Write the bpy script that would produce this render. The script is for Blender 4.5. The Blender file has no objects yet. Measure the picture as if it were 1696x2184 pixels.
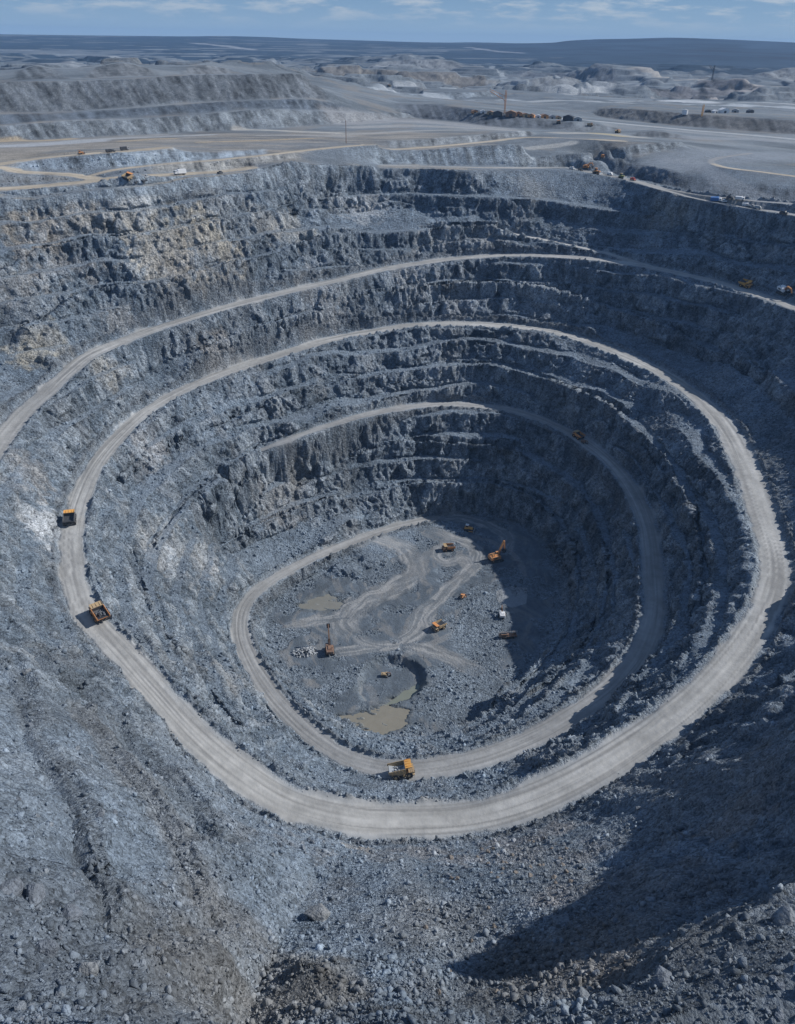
import bpy, bmesh, math, random, time
import numpy as np
T0 = time.time()
def log(*a): print('[%.1f]' % (time.time()-T0), *a, flush=True)
R = math.radians
random.seed(7)
RNG = np.random.default_rng(11)

# ------------------------------------------------------------------ camera
# Photograph measured on a 1696 x 2184 grid; metres in the world, pit floor at z = 0, drone at z = 300.
CAM_H = 300.0
FOC = 1681.0
PITCH = math.atan(1004.0/FOC)
ROLL = R(1.0)
_f = np.array([0, math.cos(PITCH), -math.sin(PITCH)])
_r0 = np.array([1.0, 0, 0]); _u0 = np.array([0, math.sin(PITCH), math.cos(PITCH)])
_r = math.cos(ROLL)*_r0 + math.sin(ROLL)*_u0
_u = -math.sin(ROLL)*_r0 + math.cos(ROLL)*_u0
CAM = np.array([0, 0, CAM_H])

def ray(px, py):
    return _f + (px-848)/FOC*_r + (1092-py)/FOC*_u
def P(px, py, z):
    """world point at height z seen at that measured position"""
    d = ray(px, py); t = (z-CAM_H)/d[2]
    return (d[0]*t, d[1]*t, z)
def PR(px, py, rho):
    """world point at horizontal distance rho in that direction"""
    d = ray(px, py); t = rho/math.hypot(d[0], d[1])
    return (d[0]*t, d[1]*t, CAM_H + d[2]*t)
def W(x, y, z): return (float(x), float(y), float(z))

def crom(pts, step=1.0, closed=False):
    """Catmull-Rom through points, resampled at about equal steps"""
    p = np.array(pts, float); n = len(p); out = []
    segs = n if closed else n-1
    for i in range(segs):
        if closed:
            a, b, c, d = p[(i-1) % n], p[i], p[(i+1) % n], p[(i+2) % n]
        else:
            a, b, c, d = p[max(i-1, 0)], p[i], p[i+1], p[min(i+2, n-1)]
        L = np.linalg.norm(c-b)
        k = max(2, int(L/step))
        t = (np.arange(k)/k)[:, None]
        out.append(0.5*((2*b) + (c-a)*t + (2*a-5*b+4*c-d)*t*t + (3*b-a-3*c+d)*t**3))
    if not closed: out.append(p[-1:])
    return np.concatenate(out)

# ------------------------------------------------------------------ noise
def _hash(ix, iy, iz, seed):
    h = (ix.astype(np.uint32)*np.uint32(374761393) + iy.astype(np.uint32)*np.uint32(668265263)
         + iz.astype(np.uint32)*np.uint32(2246822519) + np.uint32((seed*3266489917) & 0xffffffff))
    h ^= h >> np.uint32(15); h *= np.uint32(2246822519); h ^= h >> np.uint32(13); h *= np.uint32(3266489917); h ^= h >> np.uint32(16)
    return h
def vnoise(x, y, z, seed=0):
    """value noise, -1..1"""
    x = np.asarray(x, np.float32); y = np.asarray(y, np.float32); z = np.asarray(z, np.float32)
    x, y, z = np.broadcast_arrays(x, y, z)
    xi = np.floor(x); yi = np.floor(y); zi = np.floor(z)
    fx = x-xi; fy = y-yi; fz = z-zi
    xi = xi.astype(np.int32); yi = yi.astype(np.int32); zi = zi.astype(np.int32)
    fx = fx*fx*(3-2*fx); fy = fy*fy*(3-2*fy); fz = fz*fz*(3-2*fz)
    k = np.float32(2.0/4294967295.0)
    def c(a, b, d): return _hash(xi+a, yi+b, zi+d, seed).astype(np.float32)*k - 1
    def lx(b, d):
        a0 = c(0, b, d); return a0 + (c(1, b, d)-a0)*fx
    a = lx(0, 0); a += (lx(1, 0)-a)*fy
    b = lx(0, 1); b += (lx(1, 1)-b)*fy
    return a + (b-a)*fz
def fbm(x, y, z, octv, seed=0, gain=.5):
    s = 0; a = 1.0; f = 1.0; t = 0
    for i in range(octv):
        s = s + a*vnoise(x*f, y*f, z*f, seed+i*17); t += a; a *= gain; f *= 2.03
    return s/t
def sstep(a, b, x):
    t = np.clip((x-a)/(b-a), 0, 1); return t*t*(3-2*t)

# ------------------------------------------------------------------ roads (measured centre lines)
ROAD2 = crom([P(*q) for q in [
    (900,692,110),(800,706,108),(700,725,107),(560,768,104),(430,815,101),(330,866,98),(260,925,95),(205,990,92),(172,1060,89),(155,1130,87),
    (155,1200,85),(166,1265,82),(195,1320,79),(245,1378,76),(330,1470,73),(420,1568,70),(520,1652,67),(620,1712,65),(740,1744,64),(860,1752,63),
    (1000,1744,63),(1130,1708,65),(1260,1645,68),(1390,1562,71),(1500,1474,75),(1590,1370,78),(1642,1275,81),(1652,1195,83),
    (1622,1090,86),(1585,985,89),(1535,895,93),(1445,816,98),(1330,757,103),(1200,713,106),(1050,693,109)]], 1.0, True)
ROAD3 = crom([P(*q) for q in [
    (560,958,63),(620,936,66.5),(680,914,68),(780,885,67.5),(880,867,66.5),(960,861,66),(1060,869,64.5),(1140,889,63),(1220,925,60.5),(1290,975,58),(1345,1040,56),
    (1380,1120,53),(1392,1220,50),(1394,1310,47),(1368,1390,44),(1310,1462,41),(1220,1528,38),(1120,1582,35),(1000,1624,33),(870,1642,31),
    (760,1624,28),(670,1572,25),(590,1495,21),(540,1420,18),(513,1350,15),(520,1295,12.5),(560,1250,10),(640,1203,7),(740,1160,4.5),
    (840,1124,2),(930,1105,.5)]], 1.0)
ROAD1 = crom([P(*q) for q in [
    (1860,705,147.5),(1696,655,148),(1600,622,148.5),(1500,595,149.5),(1400,573,151),(1300,556,152.5),(1200,547,152.5),(1100,544,151),(1000,549,149.5),(900,560,147.5),
    (800,578,145),(700,602,142.5),(600,625,140.5),(500,650,138),(400,680,135.5),(300,713,133),(200,754,130.5),(145,795,127),(100,837,123.5),(50,880,120),
    (0,940,117),(-50,1020,115)]], 1.0)
_az1 = np.arctan2(ROAD1[:,0], ROAD1[:,1]); _rr1 = np.hypot(ROAD1[:,0], ROAD1[:,1]); _o1 = np.argsort(_az1)
def behind1(px, py, off):
    d = ray(px, py); return PR(px, py, np.interp(math.atan2(d[0], d[1]), _az1[_o1], _rr1[_o1])+off)
RAMP1 = crom([behind1(*q) for q in [(1067,489,22),(1100,499,21),(1160,511,19),(1212,522,16.5),(1284,538,12.5),(1340,554,7),(1400,571,1.5),(1440,580,.3)]], 1.0)
RIMROAD = crom([P(*q) for q in [(820,352,208),(900,355,208),(1000,357,208),(1128,358,206),(1212,358,205),(1258,367,204),(1336,382,202),(1414,403,200),(1491,423,198),(1595,442,196),(1696,458,195),(1850,482,194)]], 1.0)
RIMROAD_B = crom([P(*q) for q in [(1414,402,200.2),(1450,409,200),(1491,416,200),(1595,427,200),(1696,435,200),(1850,447,200)]], 1.0)
def road_at(pts): return crom([PR(*q) for q in pts], 1.0)
LEFTROAD = road_at([(-120,412,600),(0,403,603),(60,399,605),(130,393,608),(190,387,612),(240,380,617),(300,376,622),(370,372,632),(466,366,651),(530,358,667)])
LEFTROAD_B = road_at([(-120,352,655),(0,357,652),(40,366,645),(100,370,640),(160,374,632),(200,380,624)])
LEFTROAD_C = road_at([(190,376,634),(240,363,640),(330,352,655),(466,341,678),(564,331,697),(660,320,722),(740,312,745),(800,308,764)])
LEFTROAD_D = road_at([(0,350,672),(60,341,680),(120,334,679),(200,327,677),(280,322,680),(350,315,692)])
OCHRE = road_at([(780,309,760),(830,318,773),(880,316,786),(960,310,806),(1050,301,840),(1130,293,872),(1240,296,855),(1330,301,845)])
PLATEAU = crom([P(*q) for q in [(1600,327,214),(1563,332,214),(1530,338,214),(1517,346,214),(1547,357,214),(1620,366,213),(1696,376,212),(1850,395,211)]], 1.0)
# (centre line, half width, name, weight of road colour)
ROADS = [(RIMROAD,5.5,'rim'),(RIMROAD_B,4,'rimb'),(LEFTROAD,8,'left'),(LEFTROAD_B,8,'leftb'),(LEFTROAD_C,5,'leftc'),(LEFTROAD_D,7,'leftd'),(OCHRE,6,'ochre'),(PLATEAU,4,'plateau'),
         (RAMP1,3.6,'ramp'),(ROAD1,6.6,'road1'),(ROAD3,5.8,'road3'),(ROAD2,7.6,'road2')]

# ------------------------------------------------------------------ solve the ground on a log-polar grid about the camera's foot
DA = 0.0024
AZ0, AZ1 = -1.45, 1.45
LR0, LR1 = math.log(22.0), math.log(14000.0)
NA = int((AZ1-AZ0)/DA)//16*16; NR = int((LR1-LR0)/DA)//16*16
Zc = np.full((NR, NA), np.nan, np.float32)
def cell(p):
    x, y = p[..., 0], p[..., 1]
    return (np.log(np.maximum(np.hypot(x, y), 1e-3))-LR0)/DA, (np.arctan2(x, y)-AZ0)/DA
def put_line(pts, step=.6):
    """a crease: cells under the line get its height"""
    p = crom(pts, step) if len(pts) < 60 else np.asarray(pts)
    r, a = cell(p)
    # densify where cells are smaller than steps
    r2 = []; 
    n = np.maximum(1, np.ceil(np.maximum(np.abs(np.diff(r)), np.abs(np.diff(a)))*1.5)).astype(int)
    for i in range(len(p)-1):
        t = np.arange(n[i])/n[i]
        r2.append(np.stack([r[i]+(r[i+1]-r[i])*t, a[i]+(a[i+1]-a[i])*t, p[i,2]+(p[i+1,2]-p[i,2])*t], 1))
    q = np.concatenate(r2)
    ir = np.round(q[:,0]).astype(int); ia = np.round(q[:,1]).astype(int)
    ok = (ir >= 0) & (ir < NR) & (ia >= 0) & (ia < NA)
    Zc[ir[ok], ia[ok]] = q[ok, 2]
_rho = np.exp(LR0+np.arange(NR)*DA); _az = AZ0+np.arange(NA)*DA
WIDTH = {'road3': [3,5,5.4,5.8,6.2,6.4,6.4,6.4,5.6,5.2,5.0,5.0,4.4], 'road2': [6.6,6.4,6.0,5.8,6.0,6.4,7.2,8.4,8.4,8.0,7.8,8.2,8.2,7.8,7.0,6.8], 'road1': [8,7.5,7,6.4,6,6,6,6,6,6.4,6.8,7,7]}
def widths(nm, hw, n): return np.interp(np.linspace(0,1,n), np.linspace(0,1,len(WIDTH[nm])), WIDTH[nm]) if nm in WIDTH else np.full(n, hw)
def stamp(pts, hws):
    """a flat strip of half width hw along a centre line"""
    best = np.full((NR, NA), 1e9, np.float32); zz = np.zeros((NR, NA), np.float32)
    for p, hw in zip(pts[::2], hws[::2]):
        r, a = cell(p); rho = math.hypot(p[0], p[1]); k = int(hw/(rho*DA))+2
        i0, i1 = max(0, int(r)-k), min(NR, int(r)+k+2); j0, j1 = max(0, int(a)-k), min(NA, int(a)+k+2)
        if i0 >= i1 or j0 >= j1: continue
        X = _rho[i0:i1, None]*np.sin(_az[None, j0:j1]); Y = _rho[i0:i1, None]*np.cos(_az[None, j0:j1])
        d = (np.hypot(X-p[0], Y-p[1])/hw).astype(np.float32)
        b = best[i0:i1, j0:j1]; m = d < b
        b[m] = d[m]; zz[i0:i1, j0:j1][m] = p[2]
    m = best <= 1
    Zc[m] = zz[m]
CEN = np.array([0.0, 372.0])
def bench(pts, w, run, drop, outer=True):
    """a berm: crest line, a shelf of width w behind it and a face of the given drop below it (w, run, drop may be lists along the line)"""
    p = crom(pts, 1.0); n = len(p); t = np.linspace(0, 1, n)
    def prof(v): return np.interp(t, np.linspace(0, 1, len(v)), v) if isinstance(v, (list, tuple)) else np.full(n, float(v))
    w, run, drop = prof(w), prof(run), prof(drop)
    d = CEN - p[:, :2]; d /= np.linalg.norm(d, axis=1)[:, None]
    jit = 1 + .5*vnoise(np.arange(n)/14.0, 0, 0, 5)
    back = p.copy(); back[:, :2] -= d*(w*jit)[:, None]; back[:, 2] += .4
    foot = p.copy(); foot[:, :2] += d*(run)[:, None]; foot[:, 2] -= drop*(.85+.3*jit-.3)
    if outer: put_line(back)
    put_line(foot); put_line(p)

# ---- off-frame rims and the ground around
put_line([W(-560,-20,215),W(-420,150,217),W(-390,330,217),W(-370,450,217),P(-200,425,216)])
put_line([PR(-120,420,590),PR(0,410,592),PR(116,401,595),PR(233,388,603),PR(286,381,608),PR(366,376,620),PR(466,371,638),PR(564,356,662),PR(620,350,675),PR(700,352,692),PR(800,358,705)])
put_line([P(800,360,208),P(900,361,208),P(1000,363,208),P(1128,362,206),P(1215,364,205),P(1258,371,204)])
_shadow_rim = crom([W(258,160,202),W(222,150,210),W(190,138,216),W(168,134,206),W(148,128,207),W(124,124,214),W(108,110,198)], 3.0)
_shadow_rim[:, 2] += 8*vnoise(np.arange(len(_shadow_rim))/2.2, 3.3, 0, 9)+5*vnoise(np.arange(len(_shadow_rim))/.9, 7.3, 0, 9)  # unseen rim spur, raised and roughened to shape the near right slope's shadow
put_line([tuple(q) for q in _shadow_rim[2:-2]])
put_line([W(440,650,195),W(410,560,199),W(388,430,204),W(376,310,206),W(334,222,208),W(258,160,202),W(222,150,210),W(190,138,216),W(168,134,206),W(148,128,207),W(124,124,214),W(108,110,198)])
put_line([W(560,-20,212),W(520,200,212),W(520,500,208),W(620,800,206)])
# near wall
put_line([W(-200,20,212),W(-110,25,210),P(0,2184,196),P(250,2200,190),P(400,2200,174),P(520,2200,151),P(620,2200,157),P(730,2200,170),P(848,2200,175),P(1000,2200,174)])
put_line([P(520,2190,150),P(560,2090,136),P(615,1970,114),P(680,1870,91)])
put_line([W(-260,60,214),W(-200,105,212),P(-260,1700,196),P(-120,1850,192),P(0,1850,184)])
put_line([P(-60,1700,172),P(0,1700,166),P(60,1700,158)])
put_line([P(0,1850,181),P(120,1860,172),P(250,1850,157),P(420,1850,134),P(560,1850,112)])
put_line([P(250,2030,178),P(400,2040,164),P(490,2050,146)]); put_line([P(640,2050,143),P(730,2060,142),P(850,2010,128),P(1000,2020,122),P(1100,2050,126)])
put_line([P(0,1400,127),P(60,1420,119)])
put_line([P(-100,1300,130),P(-250,1350,150)])
put_line([P(0,1150,108),P(30,1160,103)])
put_line([P(1000,1850,84),P(1100,1850,88),P(1300,1850,104),P(1400,1800,110)])
put_line([P(1696,1250,89),P(1720,1300,92)])


put_line([P(1500,1750,118),P(1600,1680,124),P(1680,1600,132)])
put_line([P(1600,1850,142),P(1696,1720,152)])
# right wall: three benches added for its shade; their crests climb at the angle of the sunbeams
_sh = np.array([math.cos(R(15)), math.sin(R(15))])
for dz, z0 in ((24,0),(52,0),(84,0)):
    _p = []
    for p in ROAD2[::6]:
        n = p[:2]-CEN; n /= np.linalg.norm(n); c = float(n@_sh)
        if n[0] < .55 or p[1] > 520 or p[1] < 235: continue
        e = p[:2]+n*8.5
        _p.append((*(e+n*(dz*max(c,.45)/.735*1.03)), p[2]+dz))
    _p = np.array(_p); 
    _k = np.argsort(-np.arctan2(_p[:,1]-CEN[1], _p[:,0]-CEN[0]))
    bench([tuple(q) for q in _p[_k]], 5, 5, 13)
# lower right ledge in the sun: crest, drop beyond it
LEDGE = [P(1800,1840,172),P(1696,1892,172),P(1654,1927,171),P(1579,1961,171),P(1504,1995,170),P(1429,2038,169),P(1354,2092,169),P(1279,2118,169),P(1204,2150,169),P(1100,2200,170)]
put_line(LEDGE)
_l = crom(LEDGE, 1.0); _d = np.array([-.35, .94]); 
_b = _l.copy(); _b[:, :2] += _d*9; _b[:, 2] -= 18; put_line(_b)
_b = _l.copy(); _b[:, :2] += _d*22; _b[:, 2] -= 32; put_line(_b)
put_line([P(1400,2190,179),P(1550,2120,180),P(1696,2060,181),P(1800,2010,182)])
put_line([W(100,20,205),W(140,70,200),W(185,95,206)])
# ---- benches of the far and side walls (crest, shelf width, face run, face drop)
# f : top bench
bench([P(-160,610,176),P(0,580,177),P(100,541,181),P(250,512,184),P(380,486,187),P(500,466,188),P(650,431,190),P(819,415,190.5),P(990,419,190),P(1150,427,187.5),P(1233,440,184),P(1336,454,182),P(1471,480,179),P(1543,502,176),P(1667,530,174),P(1800,560,172)],
      [3,4,4,5,6,8,8,8,7,6], [5,4,4,3.5,3,3.5,4,5], [9,8,9,10,12,12,13,11,10])
# e : bench above the upper road
bench([P(-160,780,142),P(0,726,145),P(60,700,149),P(200,630,157),P(325,601,160.5),P(475,571,161.5),P(560,547,164.5),P(650,521,167),P(819,498,168),P(974,490,168),behind1(1067,487,18),behind1(1129,503,16)],
      [3,4,5,5,6,8,9,9,8], [5,4,3.5,3,3,3], [7,8,9,10,11,12,12,10])
# d : between upper road and ring road
bench([P(300,788,112),P(420,750,117),P(560,706,121),P(700,655,127),P(790,637,129),P(900,622,131),P(1000,614,131),P(1100,617,131),P(1250,642,126),P(1400,697,119),P(1500,737,114.5),P(1562,765,112),P(1640,810,110)],
      [2,3,4,7,8,8,8,7,7,6,4], [6,5,4,3,3,3,3.5,4], [4,6,8,10,12,12,12,12,11,9])
# c : between ring road and third road
bench([P(250,1040,77),P(330,980,78),P(430,925,80),P(560,875,81),P(700,828,83.5),P(800,803,86),P(900,786,88),P(1000,782,88),P(1050,784,88),P(1130,805,86),P(1220,840,84),P(1300,876,81),P(1360,916,79),P(1420,982,76),P(1455,1052,73),P(1480,1132,70),P(1493,1212,66),P(1480,1290,63),P(1430,1370,60),P(1350,1450,57)],
      [2,2,3,4,6,8,8,7,7,7,6,5,4,3], [6,6,5,4,3,2.5,2.5,3,3,3,4,5], [4,5,6,8,10,13,13,12,11,11,10,9,6,4])
bench([P(330,1170,57),P(365,1115,59),P(420,1060,60.5),P(490,1008,62),P(560,960,63),P(600,943,64)],[2,3,4,5],[6,5,4,3.5],[6,7,8,9])
# left wall low bench lines
bench([P(290,1180,62),P(310,1260,58),P(370,1370,54),P(450,1470,50),P(540,1570,47),P(640,1640,45),P(760,1678,44),P(880,1690,44),P(1010,1682,46),P(1140,1645,49)],
      [3,3,3,4,4,4], [7,6,6,6], [6,6,7,8,8,7])
# b, a : below third road
bench([P(480,1090,36),P(560,1045,38),P(650,1005,40),P(760,975,42),P(880,952,44),P(1010,957,44),P(1100,968,43),P(1180,1005,40),P(1250,1070,36),P(1282,1160,32),P(1290,1250,28),P(1270,1340,25),P(1210,1420,22),P(1120,1490,20)],
      [3,3,4,5,7,7,4,3,3], [5,5,4,3,2.5,3,3,4], [6,7,8,10,13,13,11,9,8])
bench([P(450,1190,20),P(530,1140,20),P(650,1090,21),P(760,1060,22),P(880,1037,22),P(1000,1035,22),P(1080,1045,21),P(1150,1080,18),P(1205,1140,15),P(1230,1240,12),P(1215,1330,11),P(1150,1420,10),P(1070,1500,9)],
      [3,3,4,5,6,4,3,3], [5,4,3,3,3,4], [5,6,7,9,9,8,7])
# toe of the pit and its floor
TOE = [P(900,1113,0.6),P(960,1098,0),P(1030,1097,0),P(1100,1112,0),P(1160,1150,0),P(1190,1220,0),P(1190,1300,0),P(1165,1380,0),P(1115,1450,0),P(1060,1510,0),P(1000,1556,0),P(900,1578,0),P(800,1572,0),P(700,1530,0),P(640,1470,0),P(590,1410,0),P(562,1350,0),P(575,1300,0),P(630,1250,0),P(700,1216,0),P(760,1188,.4)]
put_line(TOE)
for q in [[P(900,1130,0),P(1100,1150,0)],[P(780,1220,0),P(1150,1240,0)],[P(620,1300,0),P(1150,1320,0)],[P(620,1380,0),P(1120,1380,0)],[P(680,1460,0),P(1060,1450,0)],[P(780,1530,0),P(980,1510,0)]]:
    put_line(q)
# ---- roads on top
for pts, hw, nm in ROADS: stamp(pts, widths(nm, hw, len(pts))*1.08)

# ---- the country behind the pit: terraces and spoil heaps (toe line then crest line)
FACES = []
def face(toe, zt, crest, run, back=0, c=None):
    """a tip face: toe line (at height zt, or with its own distances), crest seen along another line, run metres farther off"""
    tp = [P(q[0], q[1], zt) if len(q) == 2 else PR(*q) for q in toe]; put_line(tp, 4)
    tr = crom(tp, 5.0); az = np.arctan2(tr[:,0], tr[:,1]); rr = np.hypot(tr[:,0], tr[:,1]); o = np.argsort(az)
    cp = []
    for x, y in crest:
        d = ray(x, y); a = math.atan2(d[0], d[1])
        cp.append(PR(x, y, np.interp(a, az[o], rr[o]) + run))
    put_line(cp, 4)
    if back:
        q = np.array(cp); r = np.hypot(q[:, 0], q[:, 1]); k = (r+back)/r
        put_line([(x*f, y*f, z) for (x, y, z), f in zip(cp, k)], 8)
    FACES.append((tp, cp, c)); return tp, cp
face([(-60,392,614),(0,391,614),(60,390,616),(116,386,618)],0,[(-60,372),(0,372),(60,374),(110,381)],17,0,(.17,.18,.19))
face([(27,361,657),(120,359.5,654),(180,357,651),(233,355.5,651),(333,348.5,663),(466,338.5,688),(564,329,706)],0,[(40,346),(120,337),(233,327),(333,322),(466,324),(564,318)],16,0,(.27,.31,.35))
face([(330,363,643),(400,362,650),(466,357,660),(560,346,680),(640,336,697)],0,[(330,354),(400,349),(466,343.5),(560,333.5),(640,324)],12,0,(.30,.285,.26))
face([(800,344,742),(860,347,748),(940,352,752),(1040,352,758),(1120,346,768)],0,[(800,318),(870,320.5),(960,316),(1050,309),(1130,303)],19,0,(.25,.28,.305))
face([(1120,353,769),(1230,347,778),(1330,334,800),(1430,319,838),(1463,313,850)],0,[(1100,338),(1230,327),(1330,313),(1400,305),(1450,301)],17,0,(.25,.27,.285))
face([(835,313,787),(950,308,815),(1050,299,852),(1130,290,886)],0,[(830,301),(900,297),(1046,286),(1128,277)],14,0,(.28,.29,.295))
face([(1250,362),(1346,379),(1429,397),(1491,412),(1595,423),(1696,431),(1850,441)],200.5,[(1285,339),(1336,347),(1429,361),(1466,383),(1563,396),(1696,405),(1850,420)],22,0,(.105,.12,.14))
# spoil heap, three lifts
def after(cp, pts, off):
    """a toe line that starts off metres behind an earlier crest"""
    q = crom(cp, 5.0); az = np.arctan2(q[:,0], q[:,1]); rr = np.hypot(q[:,0], q[:,1]); o = np.argsort(az); out = []
    for x, y in pts:
        d = ray(x, y); out.append((x, y, float(np.interp(math.atan2(d[0], d[1]), az[o], rr[o])+off)))
    return out
_, c1 = face([(-120,306),(0,302),(200,292),(366,284),(499,277),(564,274),(650,268),(737,263),(823,255),(880,250)],217,[(-120,272),(0,269),(143,258),(286,254),(366,249),(466,241),(564,234),(647,236),(730,240),(800,240),(880,240)],26,0,(.19,.207,.222))
_, c2 = face(after(c1,[(-120,269),(0,265.5),(143,255.5),(286,251.5),(366,246),(466,238.5),(564,232),(650,233),(740,237)],11),0,[(-120,247),(0,244),(143,240),(200,236),(283,231),(366,224),(466,218),(564,214),(664,212),(735,224)],22,0,(.095,.112,.135))
_, c3 = face(after(c2,[(-120,244),(0,241),(143,237),(283,228.5),(366,221.5),(466,215.5),(564,211.5),(650,209.5),(705,214)],12),0,[(-120,178),(0,174),(120,173),(286,168),(366,162),(466,159),(564,158),(640,157),(664,180)],46,320,(.128,.138,.15))
face([(20,172,1120),(90,168.5,1120),(140,171,1110)],0,[(45,150),(80,139),(120,152)],80,40,(.125,.135,.145))
face([(180,167.5,1110),(260,162.5,1110),(340,163,1120)],0,[(200,146),(262,133),(310,145)],90,40,(.14,.145,.15))
face([(390,160,1180),(450,157.5,1200),(500,157,1220)],0,[(400,144),(440,138),(480,146)],80,60,(.17,.175,.18))
# centre dark bank
face([(863,252),(963,258),(1046,270),(1128,274),(1208,275)],214,[(845,223),(930,223),(1030,235),(1128,247),(1190,262)],55,40,(.115,.125,.14))
face([(1210,281),(1260,280),(1329,280)],213,[(1215,258),(1260,262),(1320,274)],40,30,(.15,.16,.17))
# brown bank right
face([(1269,247),(1329,256),(1463,270),(1563,277),(1696,287),(1850,298)],210,[(1285,230),(1362,233),(1463,241),(1563,248),(1696,257),(1850,268)],40,60,(.135,.13,.125))
# low dark heap
face([(1350,290),(1400,293),(1470,297)],216,[(1365,282),(1400,279),(1450,288)],18,20,(.14,.145,.15))
# mesa dark, mesa brown, grey mesa
face([(1300,201),(1380,206),(1463,211),(1583,210)],200,[(1342,183),(1416,186),(1547,193),(1572,200)],110,350,(.125,.12,.125))
face([(1480,190),(1583,205),(1700,207)],206,[(1496,171),(1577,171),(1620,178)],140,400,(.17,.155,.15))
face([(1613,178),(1700,181),(1800,183)],206,[(1664,151),(1700,150),(1800,150)],170,500,(.20,.205,.21))
# cone heap and terraces of the middle distance
face([(780,154),(830,153),(963,155),(1010,158)],206,[(790,140),(830,130),(963,129),(990,140)],180,300,(.22,.22,.22))
face([(660,182),(800,183),(920,184),(1040,186)],205,[(660,161),(800,161),(920,162),(1030,164)],75,100,(.16,.145,.13))
face([(790,219),(900,217),(1000,213),(1060,206)],207,[(790,199),(900,198),(1000,199),(1050,192)],50,60,(.21,.235,.26))
face([(1130,195),(1200,193),(1260,192)],207,[(1140,166),(1190,163),(1240,176)],120,60,(.21,.215,.22))
face([(1100,160),(1250,175),(1330,186)],206,[(1110,150),(1250,152),(1310,162)],150,300,(.15,.155,.165))
# plain anchors and the skyline
for y0, z in ((150,205),(135,204),(120,200)):
    pass
put_line([PR(x, 108+x*.0175, 3600) for x in (-300,0,300,600,900,1200,1500,1696,2000)][0:1]*2, 40)
def sky_line(rho, pts):
    put_line([PR(x, y, rho) for x, y in pts], 60)
for rho, zz in ((3200,203),(4200,204),(5200,206)):
    put_line([W(rho*math.sin(a), rho*math.cos(a), zz) for a in np.linspace(-1.4, 1.4, 9)], 60)
sky_line(7600, [(1000,95.5),(1130,95),(1170,93),(1210,87),(1270,83.5),(1340,82.5),(1430,80),(1520,82.5),(1696,90.5),(1900,101)])
sky_line(9000, [(-500,65.5),(-200,70.5),(0,73),(200,75.5),(400,77.5),(470,76.5),(560,78.5),(650,82.5),(800,87),(930,91),(1010,90),(1100,92.5)])
Zc[-1, :] = 225; 
log('constraints', np.isfinite(Zc).sum(), Zc.shape)

def solve(Zc):
    lv = [Zc]
    while min(lv[-1].shape) > 40:
        a = lv[-1]; h, w = a.shape[0]//2*2, a.shape[1]//2*2
        b = a[:h, :w].reshape(h//2, 2, w//2, 2)
        m = np.isfinite(b); s = np.where(m, b, 0).sum((1, 3)); c = m.sum((1, 3))
        lv.append(np.where(c > 0, s/np.maximum(c, 1), np.nan).astype(np.float32))
    z = np.full(lv[-1].shape, np.nanmean(lv[-1]), np.float32)
    for k in range(len(lv)-1, -1, -1):
        c = lv[k]
        if z.shape != c.shape:
            z = np.repeat(np.repeat(z, 2, 0), 2, 1)
            z = np.pad(z, ((0, c.shape[0]-z.shape[0]), (0, c.shape[1]-z.shape[1])), 'edge')
        m = np.isfinite(c); z[m] = c[m]; cv = c[m]
        for it in range(400 if k > 3 else (160 if k > 0 else 70)):
            p = np.pad(z, 1, 'edge')
            z = .25*(p[:-2, 1:-1]+p[2:, 1:-1]+p[1:-1, :-2]+p[1:-1, 2:])
            z[m] = cv
    return z
ZG = solve(Zc)
# narrow shelves crossing the near left wall, laid on the slope just found
def zbase0(x, y):
    r = (np.log(np.hypot(x, y))-LR0)/DA; a = (np.arctan2(x, y)-AZ0)/DA
    return ZG[np.clip(r.astype(int), 0, NR-1), np.clip(a.astype(int), 0, NA-1)]
def onslope(px, py):
    d = ray(px, py); hd = math.hypot(d[0], d[1]); rr = np.exp(np.linspace(math.log(30), math.log(900), 4000)); t = rr/hd
    i = int(np.argmax(CAM_H+d[2]*t <= zbase0(d[0]*t, d[1]*t))); return (d[0]*t[i], d[1]*t[i], CAM_H+d[2]*t[i])
SHELF_A = [onslope(*q) for q in [(10,1400),(49,1477),(83,1590),(150,1684),(188,1778),(221,1872),(240,1960)]]
SHELF_B = [onslope(*q) for q in [(90,1395),(124,1432),(180,1462),(236,1515),(285,1575),(330,1628),(400,1700),(470,1780)]]
SHELF_C = [onslope(*q) for q in [(161,1507),(210,1575),(263,1650),(338,1733),(413,1872),(455,1950)]]
for L_, w_, dr_ in ((SHELF_A,4,2.6),(SHELF_B,4,2.4),(SHELF_C,2.5,2.6)): bench(L_, w_, 3.5, dr_)
ZG = solve(Zc)
for _ in range(2):
    _p = np.pad(ZG, 1, 'edge'); ZG = .5*ZG+.125*(_p[:-2,1:-1]+_p[2:,1:-1]+_p[1:-1,:-2]+_p[1:-1,2:])
log('solved', ZG.min(), ZG.max())
def zbase(x, y):
    r = (np.log(np.maximum(np.hypot(x, y), 1e-3))-LR0)/DA; a = (np.arctan2(x, y)-AZ0)/DA
    r = np.clip(r, 0, NR-1.001); a = np.clip(a, 0, NA-1.001)
    i = r.astype(int); j = a.astype(int); fr = (r-i).astype(np.float32); fa = (a-j).astype(np.float32)
    return (ZG[i, j]*(1-fr)+ZG[i+1, j]*fr)*(1-fa)+(ZG[i, j+1]*(1-fr)+ZG[i+1, j+1]*fr)*fa
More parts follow.
